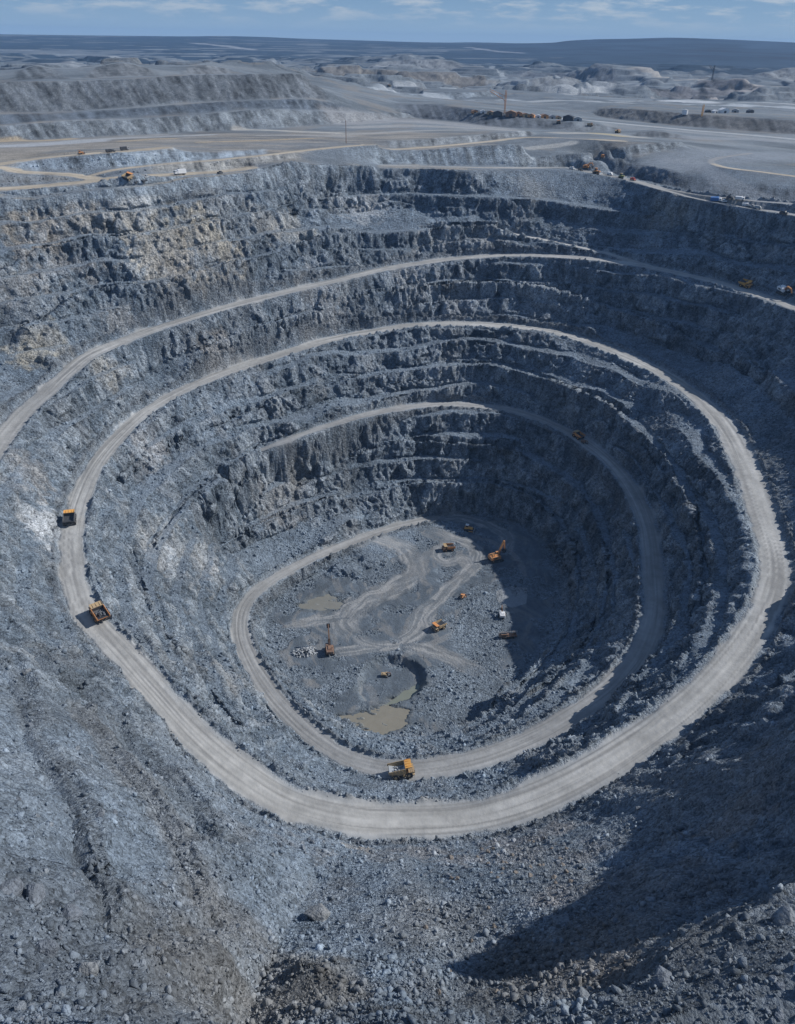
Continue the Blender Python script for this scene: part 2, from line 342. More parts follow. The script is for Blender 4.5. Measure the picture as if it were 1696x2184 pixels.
# ------------------------------------------------------------------ the ground mesh
QUICK = False
def axis(parts):
    out = []
    for a, b, d in parts:
        n = max(1, int(round((b-a)/d))); out.append(a+(b-a)*np.arange(n)/n)
    return np.concatenate(out+[[parts[-1][1]]])
k = 2.0 if QUICK else 1.0
AZ = axis([(-1.40,-.86,.012),(-.86,-.45,.0024*k),(-.45,.45,.00105*k),(.45,.86,.0024*k),(.86,1.40,.012)])
LR = axis([(math.log(24),math.log(48),.02),(math.log(48),math.log(250),.0024*k),(math.log(250),math.log(430),.0013*k),(math.log(430),math.log(730),.0008*k),(math.log(730),math.log(1500),.0018*k),(math.log(1500),math.log(12000),.0038*k)])
NRR, NAA = len(LR), len(AZ)
RHO = np.exp(LR)
X = (RHO[:, None]*np.sin(AZ)[None]).astype(np.float32); Y = (RHO[:, None]*np.cos(AZ)[None]).astype(np.float32)
Z = zbase(X.astype(np.float64), Y.astype(np.float64)).astype(np.float32)
log('mesh', X.shape, X.size)
rhoM = np.broadcast_to(RHO[:, None].astype(np.float32), X.shape)
# haul roads and tyre tracks: distance across (in half widths, signed) and along, on the mesh itself
def window(x, y, L):
    rho = math.hypot(x, y); a = math.atan2(x, y); da = L/max(rho, 1)*1.05
    i0 = np.searchsorted(RHO, rho-L); i1 = np.searchsorted(RHO, rho+L)+1
    j0 = np.searchsorted(AZ, a-da); j1 = np.searchsorted(AZ, a+da)+1
    return slice(max(i0-1, 0), i1), slice(max(j0-1, 0), j1)
def field(pts, hws, reach, base=0, stepn=1):
    """per road: (across, along, height) arrays"""
    n = len(pts); tan = np.gradient(pts[:, :2], axis=0); tan /= np.linalg.norm(tan, axis=1)[:, None]+1e-9
    gz = np.convolve(np.pad(np.gradient(pts[:, 2]), 6, 'edge'), np.ones(13)/13, 'valid')
    s = np.concatenate([[0], np.cumsum(np.linalg.norm(np.diff(pts[:, :2], axis=0), axis=1))])
    D = np.full(X.shape, 1e9, np.float32); A = np.full(X.shape, 9., np.float32); S = np.zeros(X.shape, np.float32); H = np.zeros(X.shape, np.float32)
    for q in range(0, n, stepn):
        x, y = pts[q, 0], pts[q, 1]; L = hws[q]*reach
        if abs(math.atan2(x, y)) > 1.39 or math.hypot(x, y) < 25: continue
        w = window(x, y, L)
        dx = X[w]-np.float32(x); dy = Y[w]-np.float32(y); d = dx*dx+dy*dy
        m = (d < D[w]) & (d < L*L)
        if not m.any(): continue
        D[w][m] = d[m]; tx, ty = np.float32(tan[q, 0]), np.float32(tan[q, 1])
        A[w][m] = ((dy*tx-dx*ty)/np.float32(hws[q]))[m]
        # past the ends of an open line the plain distance counts
        if q < 2 or q > n-3: A[w][m] = (np.sqrt(d)/np.float32(hws[q]))[m]
        al = dx*tx+dy*ty; S[w][m] = (s[q]+al+base)[m]; H[w][m] = (pts[q, 2]+al*np.float32(gz[q]))[m]
    return A, S, H
ACR = np.full(X.shape, 9., np.float32); ALO = np.zeros(X.shape, np.float32); ZR = np.zeros(X.shape, np.float32); RID = np.zeros(X.shape, np.int8)
for i, (pts, hw, nm) in enumerate(ROADS):
    A, S, H = field(pts, widths(nm, hw, len(pts)), 2.4, i*1000)
    m = np.abs(A) < np.abs(ACR)
    ACR[m] = A[m]; ALO[m] = S[m]; ZR[m] = H[m]; RID[m] = i
TRACKS = [([(930,1105),(985,1106),(1040,1120),(1080,1145),(1075,1180)],5),
    ([(745,1168),(775,1158),(807,1157),(852,1167),(882,1201),(874,1231),(829,1257),(769,1287),(732,1325),(750,1355)],8),
    ([(740,1318),(701,1321),(660,1328),(620,1336)],4.5),
    ([(750,1355),(799,1377),(852,1373),(897,1347),(908,1317),(934,1280),(972,1242),(1010,1204),(1017,1174),(991,1156),(916,1129)],5),
    ([(852,1373),(904,1385),(961,1403),(1025,1432)],5.5),
    ([(1010,1204),(990,1190),(950,1200),(930,1180),(960,1160)],4),
    ([(934,1280),(900,1300),(880,1340),(840,1372)],4), ([(700,1395),(760,1385),(830,1378)],4)]
TFD = np.zeros(X.shape, np.float32)
TRK = np.full(X.shape, 9., np.float32); TAL = np.zeros(X.shape, np.float32)
for i, (q, hw) in enumerate(TRACKS):
    pts = crom([P(a, b, 0) for a, b in q], 1.0)
    A, S, H = field(pts, np.full(len(pts), hw*1.15), 1.7, i*700)
    m = np.abs(A) < np.abs(TRK); TRK[m] = A[m]; TAL[m] = S[m]
    Lt = float(np.linalg.norm(np.diff(pts[:, :2], axis=0), axis=1).sum()); sl_ = S-i*700; TFD[m] = np.clip(np.minimum(sl_+4, Lt+4-sl_)/16, 0, 1)[m]
log('roads')
def polyfield(poly, reach):
    """signed distance (positive inside) to a ground polygon, -1e3 far away"""
    p = np.array(poly)[:, :2]; c = p.mean(0); L = np.linalg.norm(p-c, axis=1).max()+reach
    w = window(c[0], c[1], L); x = X[w]; y = Y[w]
    ins = np.zeros(x.shape, bool); d2 = np.full(x.shape, 1e9, np.float32)
    for i in range(len(p)):
        x0, y0 = p[i]; x1, y1 = p[(i+1) % len(p)]
        with np.errstate(divide='ignore', invalid='ignore'):
            ins ^= ((y0 > y) != (y1 > y)) & (x < (x1-x0)*(y-y0)/(y1-y0+1e-12)+x0)
        t = np.clip(((x-x0)*(x1-x0)+(y-y0)*(y1-y0))/((x1-x0)**2+(y1-y0)**2+1e-9), 0, 1)
        d2 = np.minimum(d2, (x-x0-t*(x1-x0))**2+(y-y0-t*(y1-y0))**2)
    f = np.full(X.shape, -1e3, np.float32); f[w] = np.sqrt(d2)*np.where(ins, 1, -1); return f
def zoomA(q): return [P(709.7+a*.1395, 1383+b*.1395, 0) for a, b in q]
POND_A = zoomA([(110,1040),(300,1010),(520,960),(800,880),(1050,890),(1130,960),(1080,1050),(1090,1180),(900,1250),(700,1290),(500,1270),(300,1180),(180,1130)])
POND_B = zoomA([(720,810),(860,740),(1000,640),(1100,560),(1250,470),(1350,430),(1375,520),(1310,640),(1180,730),(1000,790),(800,830)])
HOLE = zoomA([(560,200),(720,110),(900,80),(1250,160),(1420,300),(1450,480),(1380,640),(1200,750),(950,840),(700,850),(450,790),(320,650),(350,480),(450,320)])
POND_C = [P(491.3+a*.3755, 1091.8+b*.3755, 0) for a, b in [(400,525),(470,485),(560,465),(610,500),(630,540),(520,562),(430,550)]]
pA, pB, pC, hole = polyfield(POND_A, 6), polyfield(POND_B, 4), polyfield(POND_C, 4), polyfield(HOLE, 6)
# mound inside the loop on the floor
mo = P(738, 1216, 0); mo2 = P(800, 1200, 0)
for (mx, my, _z), rad_, hh in ((mo, 13, 3.6), (mo2, 9, 3.0)):
    w = window(mx, my, rad_*1.6); dd = np.hypot((X[w]-mx)/1.35, Y[w]-my)/rad_; Z[w] += hh*(1-sstep(.25, 1.0, dd+.25*fbm(X[w]/5, Y[w]/5, 0, 2, 131)))
# broken terraces and tips all the way out
dm = fbm(np.arctan2(X, Y)*13, np.log(rhoM)*11, 0, 3, 141); dm2 = fbm(np.arctan2(X, Y)*34, np.log(rhoM)*30, 0, 2, 143)
lift_ = (10*sstep(.08, .17, dm)+9*sstep(.25, .36, dm)+4*sstep(.12, .26, dm2)-7*sstep(.12, .22, -dm))
Z += lift_*sstep(1300, 1500, rhoM)*(1-sstep(4200, 6000, rhoM))*(1-.85*((np.arctan2(X, Y) > .02) & (rhoM < 1900)))
Z -= 4.2*sstep(-.5, 4.5, hole+fbm(X/4, Y/4, 0, 2, 101)*1.2)
pn = fbm(X/5.5, Y/3.2, 0, 3, 121)
pA += pn*4.5; pB += pn*3.5; pC += pn*3
Z -= (1.5+pn*2.2)*sstep(-2.5, 3, pA)+(1.3+pn)*sstep(-2.5, 3, pB)+(1.1+pn*1.2)*sstep(-2, 3, pC)
WATER = [(POND_A, -.62, 'A'), (POND_B, -4.5, 'B'), (POND_C, -.55, 'C')]
pond = np.maximum(np.maximum(pA, pB), pC)

wob = fbm(X/13, Y/13, 0, 3, 3)*.32+fbm(X/2.2, Y/2.2, 0, 2, 4)*.07
aa = np.abs(ACR)+wob
road = 1-sstep(.78, 1.04, aa)
track = (1-sstep(.55, 1.15, np.abs(TRK)+fbm(X/6, Y/6, 0, 2, 5)*.35))*(Z < 8)*TFD
flat = np.maximum(1-sstep(.95, 1.5, aa), track*.8)
hasr = np.abs(ACR) < 8
Z = np.where(hasr, Z+(ZR-Z)*(1-sstep(.92, 1.22, np.abs(ACR))), Z)
def grads(Z):
    dr = np.gradient(Z, axis=0)/np.gradient(RHO)[:, None].astype(np.float32)
    da = np.gradient(Z, axis=1)/(np.gradient(AZ)[None]*RHO[:, None]).astype(np.float32)
    sa, ca = np.sin(AZ)[None].astype(np.float32), np.cos(AZ)[None].astype(np.float32)
    return dr*sa + da*ca, dr*ca - da*sa
gx, gy = grads(Z); sl0 = np.hypot(gx, gy)
# blasted lifts: the walls climb in steps, a steep face and a narrow shelf
tz = Z+fbm(X/60, Y/60, 0, 2, 111)*5.0+fbm(X/14, Y/14, 0, 2, 113)*.9; LIFT = 12.5
tf = tz/LIFT; ti = np.floor(tf); tt = tf-ti
stp = LIFT*(ti+np.where(tt < .52, tt/.52*.96, .96+(tt-.52)/.48*.04))-tz
_ag = np.arctan2(ROAD2[:,1]-372, ROAD2[:,0]); _o = np.argsort(_ag); R2_ = np.interp(np.arctan2(Y-372, X), _ag[_o], np.hypot(ROAD2[:,0], ROAD2[:,1]-372)[_o], period=2*np.pi)
outr = sstep(110, 150, X)*(np.hypot(X, Y-372) > R2_)*(Y < 560)
tm = (1-outr)*sstep(.38, .55, sl0)*(1-sstep(1.6, 2.4, sl0))*(Z > 5)*sstep(225, 300, rhoM)*(1-sstep(640, 760, rhoM))*(1-(1-sstep(1.0, 1.7, np.abs(ACR))))*sstep(-.55, -.05, fbm(X/55, Y/55, Z/40, 2, 117))
Z = Z+stp*tm*.92
gx, gy = grads(Z)
sl = np.hypot(gx, gy)
nz = 1/np.sqrt(1+sl*sl); nx, ny = -gx*nz, -gy*nz
steep = sstep(.55, 1.5, sl)
pit = 1-sstep(690, 800, rhoM); far = 1-pit
onfloor = ((Z < 1.0) & (rhoM < 520)).astype(np.float32)
def blobs(seed, scale, lo, hi): return sstep(lo, hi, fbm(X/scale, Y/scale, Z/scale, 3, seed))
rubfloor = blobs(201, 11, -.02, .22)*onfloor*(1-track)*(1-sstep(-1, 1.5, pond))*(1-sstep(-2, 1, hole)*.5)
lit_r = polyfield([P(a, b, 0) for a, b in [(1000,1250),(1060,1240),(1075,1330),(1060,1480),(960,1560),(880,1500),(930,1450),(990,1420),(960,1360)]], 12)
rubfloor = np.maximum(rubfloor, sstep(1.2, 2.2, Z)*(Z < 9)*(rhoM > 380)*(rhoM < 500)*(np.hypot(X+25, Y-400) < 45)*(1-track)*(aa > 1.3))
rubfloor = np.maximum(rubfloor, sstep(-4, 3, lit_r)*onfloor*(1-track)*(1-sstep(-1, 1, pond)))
rimb = polyfield(TOE, 10); rubfloor = np.maximum(rubfloor, (1-sstep(0, 7, rimb))*onfloor*(1-track)*.9)
upper = sstep(204, 209, Z+fbm(X/40, Y/40, 0, 2, 7)*2)*(rhoM > 540)          # the country round the rim
amp = (1-flat)*(1-onfloor*(1-.55*rubfloor))*(1-np.maximum(.7*upper*(1-sstep(.2, .5, sl)*.6), .45*far))
theta = np.arctan2(Y-372, X)*190; rad = np.hypot(X, Y-372)
fallp = fbm((theta+wob*6)/4.2, rad/70, 0, 3, 95); fall2 = fbm((theta+wob*8)/11, rad/120, 0, 2, 97)
wx = fbm(X/16, Y/16, Z/16, 2, 33)*4; wy = fbm(X/16, Y/16, Z/16, 2, 37)*4
d0 = fbm(X/45, Y/45, Z/45, 3, 21)*1.5*pit + fbm(X/120, Y/120, Z/60, 3, 29)*3.0*far*sstep(.05, .5, sl)
patch = sstep(-.3, .4, fbm(X/30, Y/30, Z/30, 2, 35))
col = fbm((X+wx)/6.5, (Y+wy)/6.5, (Z+wx)/22, 3, 31); colr = 1-2*np.abs(col)      # buttresses and chutes
col2 = fbm((X+wy)/14, (Y+wx)/14, Z/40, 2, 41)
d1 = (fallp*.55+fall2*1.3)*sstep(.3, .7, sl)*(1-.5*steep)*pit + (colr*(.45+.55*patch)*1.5+col2*2.4)*steep*pit + (fbm(X/18, Y/18, Z/70, 4, 43, .6)*4.5+np.abs(fbm(X/7, Y/7, Z/30, 2, 45))*2.0)*far*sstep(.2, .5, sl)
r1 = fbm(X/7, Y/7, Z/7, 3, 51)*.6
chunk = fbm((X+wx*.3)/2.6, (Y+wy*.3)/2.6, Z/2.6, 3, 61, .6)
r2 = (np.abs(chunk)*1.5-.35)*(.85-.35*(1-sstep(190, 260, rhoM)))*pit
shelf = (1-sstep(.22, .5, sl))*pit*(1-onfloor)
# fractured blocks on the cut faces: irregular cells, each standing a little in or out
def cells(m, x, y, z, seed):
    x, y, z = x[m], y[m], z[m]; xi, yi, zi = [np.floor(v).astype(np.int32) for v in (x, y, z)]
    best = np.full(x.shape, 9., np.float32); idv = np.zeros(x.shape, np.float32); k = np.float32(1/4294967295.0)
    for i in (-1,0,1):
        for j in (-1,0,1):
            for l in (-1,0,1):
                a, b, c = xi+i, yi+j, zi+l
                h = _hash(a, b, c, seed); h2 = _hash(a, b, c, seed+1); h3 = _hash(a, b, c, seed+2)
                d = (x-a-h*k)**2+(y-b-h2*k)**2+(z-c-h3*k)**2; q = d < best
                best[q] = d[q]; idv[q] = (_hash(a, b, c, seed+3)*k)[q]
    out = np.zeros(X.shape, np.float32); out[m] = idv*2-1; return out
bm_ = (pit > .5) & (rhoM > 215) & (sl > .45) & (np.abs(AZ)[None] < .9)
blk = cells(bm_, (X+wx*.4)/3.6, (Y+wy*.4)/3.6, Z/6.5, 71); blk2 = cells(bm_, (X+wy*.3)/9.5, (Y+wx*.3)/9.5, Z/15, 75)
log('blocks')
d1 = d1+(blk*.85+blk2*1.3)*sstep(.6, 1.2, sl)*pit*(1-sstep(198, 204, Z))
disp = (d0+(d1+r1+r2)*(1-.65*shelf))*amp + fbm(X/2.5, Y/2.5, 0, 2, 71)*.07*pit
disp *= (1-sstep(2500, 5000, rhoM))
# ruts
rut = np.sin(ACR*14+fbm(ALO/30, ACR*2, 0, 2, 91)*4)*.05*road*pit
berm = (np.exp(-((np.abs(ACR)-1.22)/.16)**2)*pit*(.75+1.3*fbm(X/2.6, Y/2.6, 0, 2, 81))*(ZR < 205))
VX = X+nx*disp; VY = Y+ny*disp; VZ = Z+nz*disp+np.maximum(berm, 0)*1.9+rut
log('detail')

# ------------------------------------------------------------------ what each place is made of
def hit(px, py):
    """where a measured line of sight meets the ground"""
    d = ray(px, py); hd = math.hypot(d[0], d[1])
    rr = np.exp(np.linspace(math.log(30), math.log(11000), 9000)); t = rr/hd
    zz = CAM_H+d[2]*t; g = zbase(d[0]*t, d[1]*t)
    i = int(np.argmax(zz <= g))
    return np.array([d[0]*t[i], d[1]*t[i], g[i]])
def C3(*c): return np.array(c, np.float32)
big = fbm(X/70, Y/70, Z/45, 3, 301); mid = fbm(X/14, Y/14, Z/14, 3, 311); fine = fbm(X/3.2, Y/3.2, Z/3.2, 2, 321)
hue = fbm(X/38, Y/38, Z/38, 3, 331)
tint = np.empty(X.shape+(3,), np.float32)
bright = 1+.30*big+.26*mid+.22*fine
tint[:] = C3(.166,.201,.240)*(1+1.25*(bright-1))[..., None]
def lay(f, c):
    global tint
    tint += (c-tint)*np.clip(f, 0, 1)[..., None]
# cut faces painted dark for grazing-sun shade, more so rightward; ribs paler, chutes darker
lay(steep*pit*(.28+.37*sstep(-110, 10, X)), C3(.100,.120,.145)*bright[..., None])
lay(steep*pit*sstep(.15, .55, colr*.7+fine*.5)*sstep(.1, .6, patch+big)*.55, C3(.30,.325,.35))
lay(steep*pit*sstep(.05, .5, -colr+mid*.8)*.4, C3(.075,.092,.115))
lay(sstep(.22, .55, hue)*pit*.4, C3(.20,.205,.21))
lay(sstep(.25, .5, -hue+mid*.4)*pit*.4, C3(.105,.135,.172))
# near slopes: brownish scree streaks running down the fall line
lay(sstep(.1, .45, fbm(X/9+Y/30, Y/40-X/60, 0, 3, 341))*(1-sstep(170, 230, rhoM))*.35, C3(.20,.197,.195))
# pale and ochre patches where the photograph shows them: place, radius, colour, strength
SPOTS = [(620,1795,7,(.275,.24,.215),.75),(680,1815,7,(.28,.24,.21),.75),(800,1825,8,(.27,.245,.225),.7),(900,1820,8,(.265,.235,.215),.75),(980,1840,8,(.25,.225,.21),.7),(1080,1800,8,(.25,.225,.215),.65),(1180,1770,7,(.24,.22,.21),.65),(700,1900,9,(.25,.23,.215),.5),(640,2140,11,(.26,.23,.20),.7),(720,2100,9,(.25,.225,.205),.6),(860,2090,9,(.24,.225,.215),.5),(500,1760,7,(.26,.24,.225),.6),(450,535,20,(.45,.38,.28),.7),(300,505,16,(.42,.36,.28),.6),(160,470,14,(.38,.33,.27),.6),(40,610,16,(.34,.31,.28),.55),(250,690,14,(.34,.31,.28),.5),(560,470,14,(.36,.33,.29),.5),(345,520,26,(.50,.44,.35),.9),(410,505,22,(.47,.40,.29),.7),(385,548,20,(.34,.30,.25),.8),(278,420,14,(.56,.56,.54),.9),(305,418,12,(.52,.52,.51),.7),
 (205,472,16,(.36,.32,.27),.6),(60,490,15,(.40,.33,.24),.6),(95,500,14,(.36,.31,.26),.6),(135,560,22,(.33,.30,.27),.6),(85,735,14,(.45,.42,.36),.7),(70,760,10,(.40,.34,.24),.6),
 (760,450,15,(.42,.42,.42),.6),(620,495,16,(.40,.37,.32),.6),(800,445,12,(.44,.44,.44),.6),(470,765,14,(.33,.29,.25),.6),(685,655,22,(.32,.30,.28),.6),(900,590,20,(.37,.36,.35),.6),
 (235,800,11,(.42,.38,.32),.6),(95,1120,12,(.52,.52,.52),.8),(110,1150,10,(.54,.54,.54),.7),(60,1010,16,(.34,.31,.28),.6),(345,1190,15,(.46,.46,.46),.7),(430,1200,12,(.44,.43,.42),.6),
 (370,1150,16,(.40,.40,.39),.6),(320,960,15,(.34,.31,.29),.5),(600,1065,18,(.36,.33,.30),.5),(640,1020,16,(.34,.33,.31),.5),(440,1235,10,(.45,.44,.43),.6),(930,515,14,(.40,.39,.37),.6),(1030,515,14,(.36,.33,.29),.6),
 (1140,400,16,(.30,.31,.31),.6),(1420,460,18,(.26,.24,.21),.7),(1140,640,20,(.30,.32,.34),.5),(1000,650,18,(.33,.34,.36),.5),(960,810,18,(.30,.33,.36),.5),(1120,830,16,(.26,.30,.34),.5),
 (480,1450,9,(.36,.34,.32),.6),(545,1480,9,(.38,.37,.36),.5),(740,1800,4,(.42,.30,.16),.9),(775,1808,3.5,(.42,.29,.15),.9),(860,1800,3.5,(.38,.30,.22),.8),(690,1795,4,(.36,.28,.22),.6),
 (560,2150,9,(.27,.225,.18),.9),(600,2060,7,(.26,.235,.21),.7),(380,2020,6,(.27,.25,.23),.6),(450,1700,8,(.29,.27,.25),.6),(350,1660,7,(.33,.31,.30),.6),(1200,1920,8,(.26,.225,.205),.6),(1270,2070,9,(.21,.18,.155),.8),
 (1560,1760,10,(.21,.19,.175),.8),(1500,1850,8,(.20,.18,.165),.7),(1620,1650,9,(.22,.205,.19),.7),(1250,1830,9,(.25,.225,.21),.5),(1100,1840,8,(.30,.28,.27),.5),(620,1780,7,(.29,.265,.25),.6),(560,1700,6,(.31,.29,.275),.6)]
for px, py, rad, c, st in SPOTS:
    h = hit(px, py); w = window(h[0], h[1], rad*2.2)
    d = np.sqrt((X[w]-h[0])**2+(Y[w]-h[1])**2+(Z[w]-h[2])**2)/rad
    f = (1-sstep(.45, 1.35, d+mid[w]*1.0+fine[w]*.9))*st*(1-road[w])
    c = tuple(.78*q+.22*sum(c)/3*k for q, k in zip(c, (.94, 1.0, 1.08)))
    tint[w] += (C3(*c)*1.15*bright[w][..., None]**.7-tint[w])*f[..., None]
tint *= (1+(.22*blk+.22*blk2)*sstep(.45, .9, sl)*pit)[..., None]
lay(steep*pit*sstep(.45, .9, blk2*.7+blk*.5+colr*.25)*.55, C3(.33,.355,.38))
slope_ = sstep(.25, .6, sl)*pit
lay(slope_*sstep(.08, .45, fallp+.5*mid)*.38, C3(.27,.30,.335))
lay(slope_*sstep(.08, .45, -fallp+.4*mid)*.40, C3(.095,.12,.15))
lay(slope_*sstep(.15, .5, fall2+.3*fine)*.3, C3(.24,.235,.23))
# shelves take an even mid tone
lay(shelf*(1-upper)*.7, C3(.175,.203,.235)*(1+.25*fine+.2*mid)[..., None])
lay((1-sstep(190, 270, rhoM))*(1-sstep(-20, 40, X))*(1-road)*.6, C3(.205,.242,.285)*(1+1.3*(bright-1))[..., None])  # near left slope tinted brighter to offset the weak sun on it
def dark_patch(px, py, rad, c, st):
    h = hit(px, py); w = window(h[0], h[1], rad*2); d = np.hypot(X[w]-h[0], Y[w]-h[1])/rad
    f = (1-sstep(.4, 1.5, d+mid[w]*.8))*st*(1-road[w]); tint[w] += (C3(*c)*bright[w][..., None]-tint[w])*f[..., None]
for q in [(60,2120,34,(.13,.15,.175),.7),(250,2140,24,(.14,.162,.19),.55),(60,1960,18,(.145,.163,.185),.5),(1600,2080,40,(.150,.168,.188),.7),(1350,2150,28,(.155,.172,.19),.6),
          (560,2150,18,(.20,.185,.165),.6),(470,1960,12,(.215,.205,.195),.5),(1180,2060,16,(.195,.18,.165),.6),(1290,2000,12,(.19,.175,.165),.6),(1450,1900,14,(.18,.17,.165),.5),(900,1960,16,(.205,.20,.195),.5)]: dark_patch(*q)
for L_, c_ in ((SHELF_A,(.145,.155,.165)),(SHELF_B,(.135,.15,.165)),(SHELF_C,(.185,.185,.185))):
    D = np.full(X.shape, 9., np.float32)
    for q in crom(L_, 1.2):
        w = window(q[0], q[1], 7); D[w] = np.minimum(D[w], np.hypot(X[w]-q[0], Y[w]-q[1])/3.6)
    lay((1-sstep(.5, 1.4, D+mid*1.1))*.55, C3(*c_)*(1+.2*fine)[..., None])
# floor of the pit
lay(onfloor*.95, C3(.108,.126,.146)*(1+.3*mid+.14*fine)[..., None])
_tr = np.random.default_rng(61)
for _q in range(26):
    _x, _y, _h = _tr.uniform(-75, 55), _tr.uniform(310, 470), _tr.uniform(0, 6.28); _c = _tr.uniform(-.05, .05); _pts = []
    for _s in range(int(_tr.uniform(25, 60))):
        _pts.append((_x, _y)); _x += 1.3*math.cos(_h); _y += 1.3*math.sin(_h); _h += _c
    _D = np.full(X.shape, 9., np.float32)
    for _px, _py in _pts:
        w = window(_px, _py, 4.5); d_ = np.hypot(X[w]-_px, Y[w]-_py); _D[w] = np.minimum(_D[w], np.abs(d_-1.7)+8*(d_ > 3.2))
    lay(onfloor*(1-sstep(-2, 1, pond))*(1-sstep(.3, 1.0, _D))*(.55 if _q % 3 else .35), C3(.245,.235,.225) if _q % 2 else C3(.075,.085,.095))
fw = fbm(X/22, Y/22, 0, 2, 601)*16
smear = fbm((X+fw)/4.5, (Y-fw)/17, 0, 4, 603, .6)
lay(onfloor*sstep(.05, .42, smear)*.5, C3(.235,.22,.205)); lay(onfloor*sstep(.1, .45, -smear)*.45, C3(.085,.098,.112))
lay(rubfloor, C3(.168,.194,.222)*bright[..., None])
lay(polyfield([P(491.3+a*.3755, 1091.8+b*.3755, 0) for a, b in [(1510,450),(1600,420),(1690,430),(1680,520),(1600,545),(1520,510)]], 3) > 0, C3(.26,.27,.28))
lay(sstep(-5, -.5, pond)*.7, C3(.115,.125,.13)); lay(sstep(-.5, 2, pond)*.7, C3(.27,.255,.22))
streak = fbm(TRK*4.2+fbm(X/9,Y/9,0,2,353)*1.5, TAL/16, 0, 3, 351, .65)
lay(track*.5, C3(.235,.232,.228))
lay(track*sstep(-.12, .32, streak)*.72, C3(.335,.325,.315))
lay(track*sstep(.15, .5, -streak)*.5, C3(.13,.14,.15))
tang = np.arctan2(X, Y)
b1 = fbm(tang*9, np.log(rhoM)*26, 0, 4, 401); b2 = fbm(tang*30, np.log(rhoM)*90, 0, 3, 411); b3 = fbm(X/26, Y/26, Z/26, 3, 421)
tip = 1.5*fbm((tang*900+Z*.55)/5, Z/22+rhoM/90, 0, 5, 433, .68); tip2 = fbm(X/6, Y/6, Z/6, 3, 435, .6)
up2 = upper*pit
lay(up2*.75, C3(.175,.19,.205)*(1+.3*b1+.3*b2+.2*b3)[..., None])
lay(up2*(1-sstep(.15, .3, sl))*(1-sstep(120, 260, X))*sstep(-.35, .15, b1+.5*b2)*.65, C3(.275,.24,.195)*(1+.3*b2+.2*b3)[..., None])
lay(up2*sstep(.25, .5, sl)*.8, C3(.22,.25,.28)*(1+.75*tip+.5*tip2)[..., None])
# haul roads: pale dust streaked along the way
rs = fbm(ACR*2.6, ALO/55, RID, 3, 361, .6); rs2 = fbm(ACR*7, ALO/22, RID, 2, 371)
rp = fbm(X/24, Y/24, RID, 3, 381)
rcol = C3(.365,.362,.352)*(1+.26*rs+.20*rs2+.10*fine+.22*rp)[..., None]
r3 = np.isin(RID, [i for i, q in enumerate(ROADS) if q[2] == 'road3'])
rcol = np.where(r3[..., None], rcol*C3(.80,.81,.83), rcol)
och = np.isin(RID, [i for i, q in enumerate(ROADS) if q[2] in ('left','leftb','leftc','leftd','ochre','plateau')])
rcol = np.where(och[..., None], rcol*C3(1.06,.93,.76), rcol)
rimr = np.isin(RID, [i for i, q in enumerate(ROADS) if q[2] in ('rim','rimb')])
rcol = np.where(rimr[..., None], rcol*.8, rcol)
lay((1-sstep(1.0, 1.75, aa))*pit*.45*(1-steep), C3(.25,.27,.29))
edge = road*(1-.45*sstep(.5, .95, aa+.3*rs))
lay(edge, rcol)
r2m = np.isin(RID, [i for i, q in enumerate(ROADS) if q[2] in ('road2','road3','road1')])
lay(road*sstep(.12, .4, fbm(ACR*8+.6*rs, ALO/70, RID, 2, 385))*.65*r2m, C3(.205,.203,.20))
lay(road*sstep(.2, .5, fbm(X/11, Y/11, 0, 3, 387))*.3*r2m, C3(.24,.238,.232))
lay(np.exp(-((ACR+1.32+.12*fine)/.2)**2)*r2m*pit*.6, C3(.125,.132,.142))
log('tint pit')
# country behind
fa = sstep(720, 820, rhoM)
fa = fa*(1-edge)
lay(fa*.9, (C3(.158,.175,.19)*(1+.35*b1+.25*b2+.25*b3)[..., None]))
lay(fa*sstep(.15, .45, b1-b2*.4)*(sl < .25)*.5, C3(.24,.25,.255))
lay(fa*sstep(.15, .45, hue+b2*.5)*.5, C3(.225,.195,.165))
lay(fa*sstep(.25, .5, sl)*.7, C3(.125,.140,.155)*(1+.8*tip+.6*tip2)[..., None])
# wood and scrub towards the skyline
wood = sstep(2300, 3600, rhoM)
lay(sstep(1900, 2600, rhoM)*sstep(.05, .4, b2-b1*.3)*.6, C3(.36,.37,.38)*(1+.3*b2)[..., None])
lay(wood*sstep(-.10, .05, b1*.6+b2*.7+sstep(0, .3, tang)*.45*sstep(2600, 4200, rhoM)+sstep(4500, 7000, rhoM)*.2), C3(.024,.040,.060)*(1+.6*b2)[..., None])
lay(sstep(5200, 6200, rhoM)*sstep(.03, .14, tang)*.9, C3(.022,.037,.058)*(1+1.1*b2+.7*b1)[..., None])
lay(sstep(660, 700, rhoM)*(1-sstep(860, 940, rhoM))*(1-sstep(40, 110, X))*(1-sstep(.15, .28, sl))*(1-edge)*(Z > 208)*(.35+.4*sstep(-.2, .2, b1+.6*b2)), C3(.285,.25,.21)*(1+.35*b2+.2*b3)[..., None])
for tp, cp, c in FACES:
    if c is None: continue
    f = polyfield(list(tp)+list(cp)[::-1], 30)
    lay(sstep(-8, 6, f+b3*8)*.85, C3(*c)*(1+.75*tip+.55*tip2)[..., None])
def paint(pts, hw, c, st=.9, z=206, soft=.35):
    """a strip of pale ground"""
    p = crom([PR(*q) if len(q) == 3 else P(*q, z) for q in pts], hw*.4)
    D = np.full(X.shape, 9., np.float32)
    for q in p:
        w = window(q[0], q[1], hw*1.5); d = np.hypot(X[w]-q[0], Y[w]-q[1])/hw; D[w] = np.minimum(D[w], d.astype(np.float32))
    lay((1-sstep(1-soft, 1+soft, D+(b3 if hw < 38 and z > 204 else b2*1.6)*.55))*st, C3(*c)*(1+.15*b3)[..., None])
PALE = (.35,.37,.39); OCH = (.42,.33,.225)
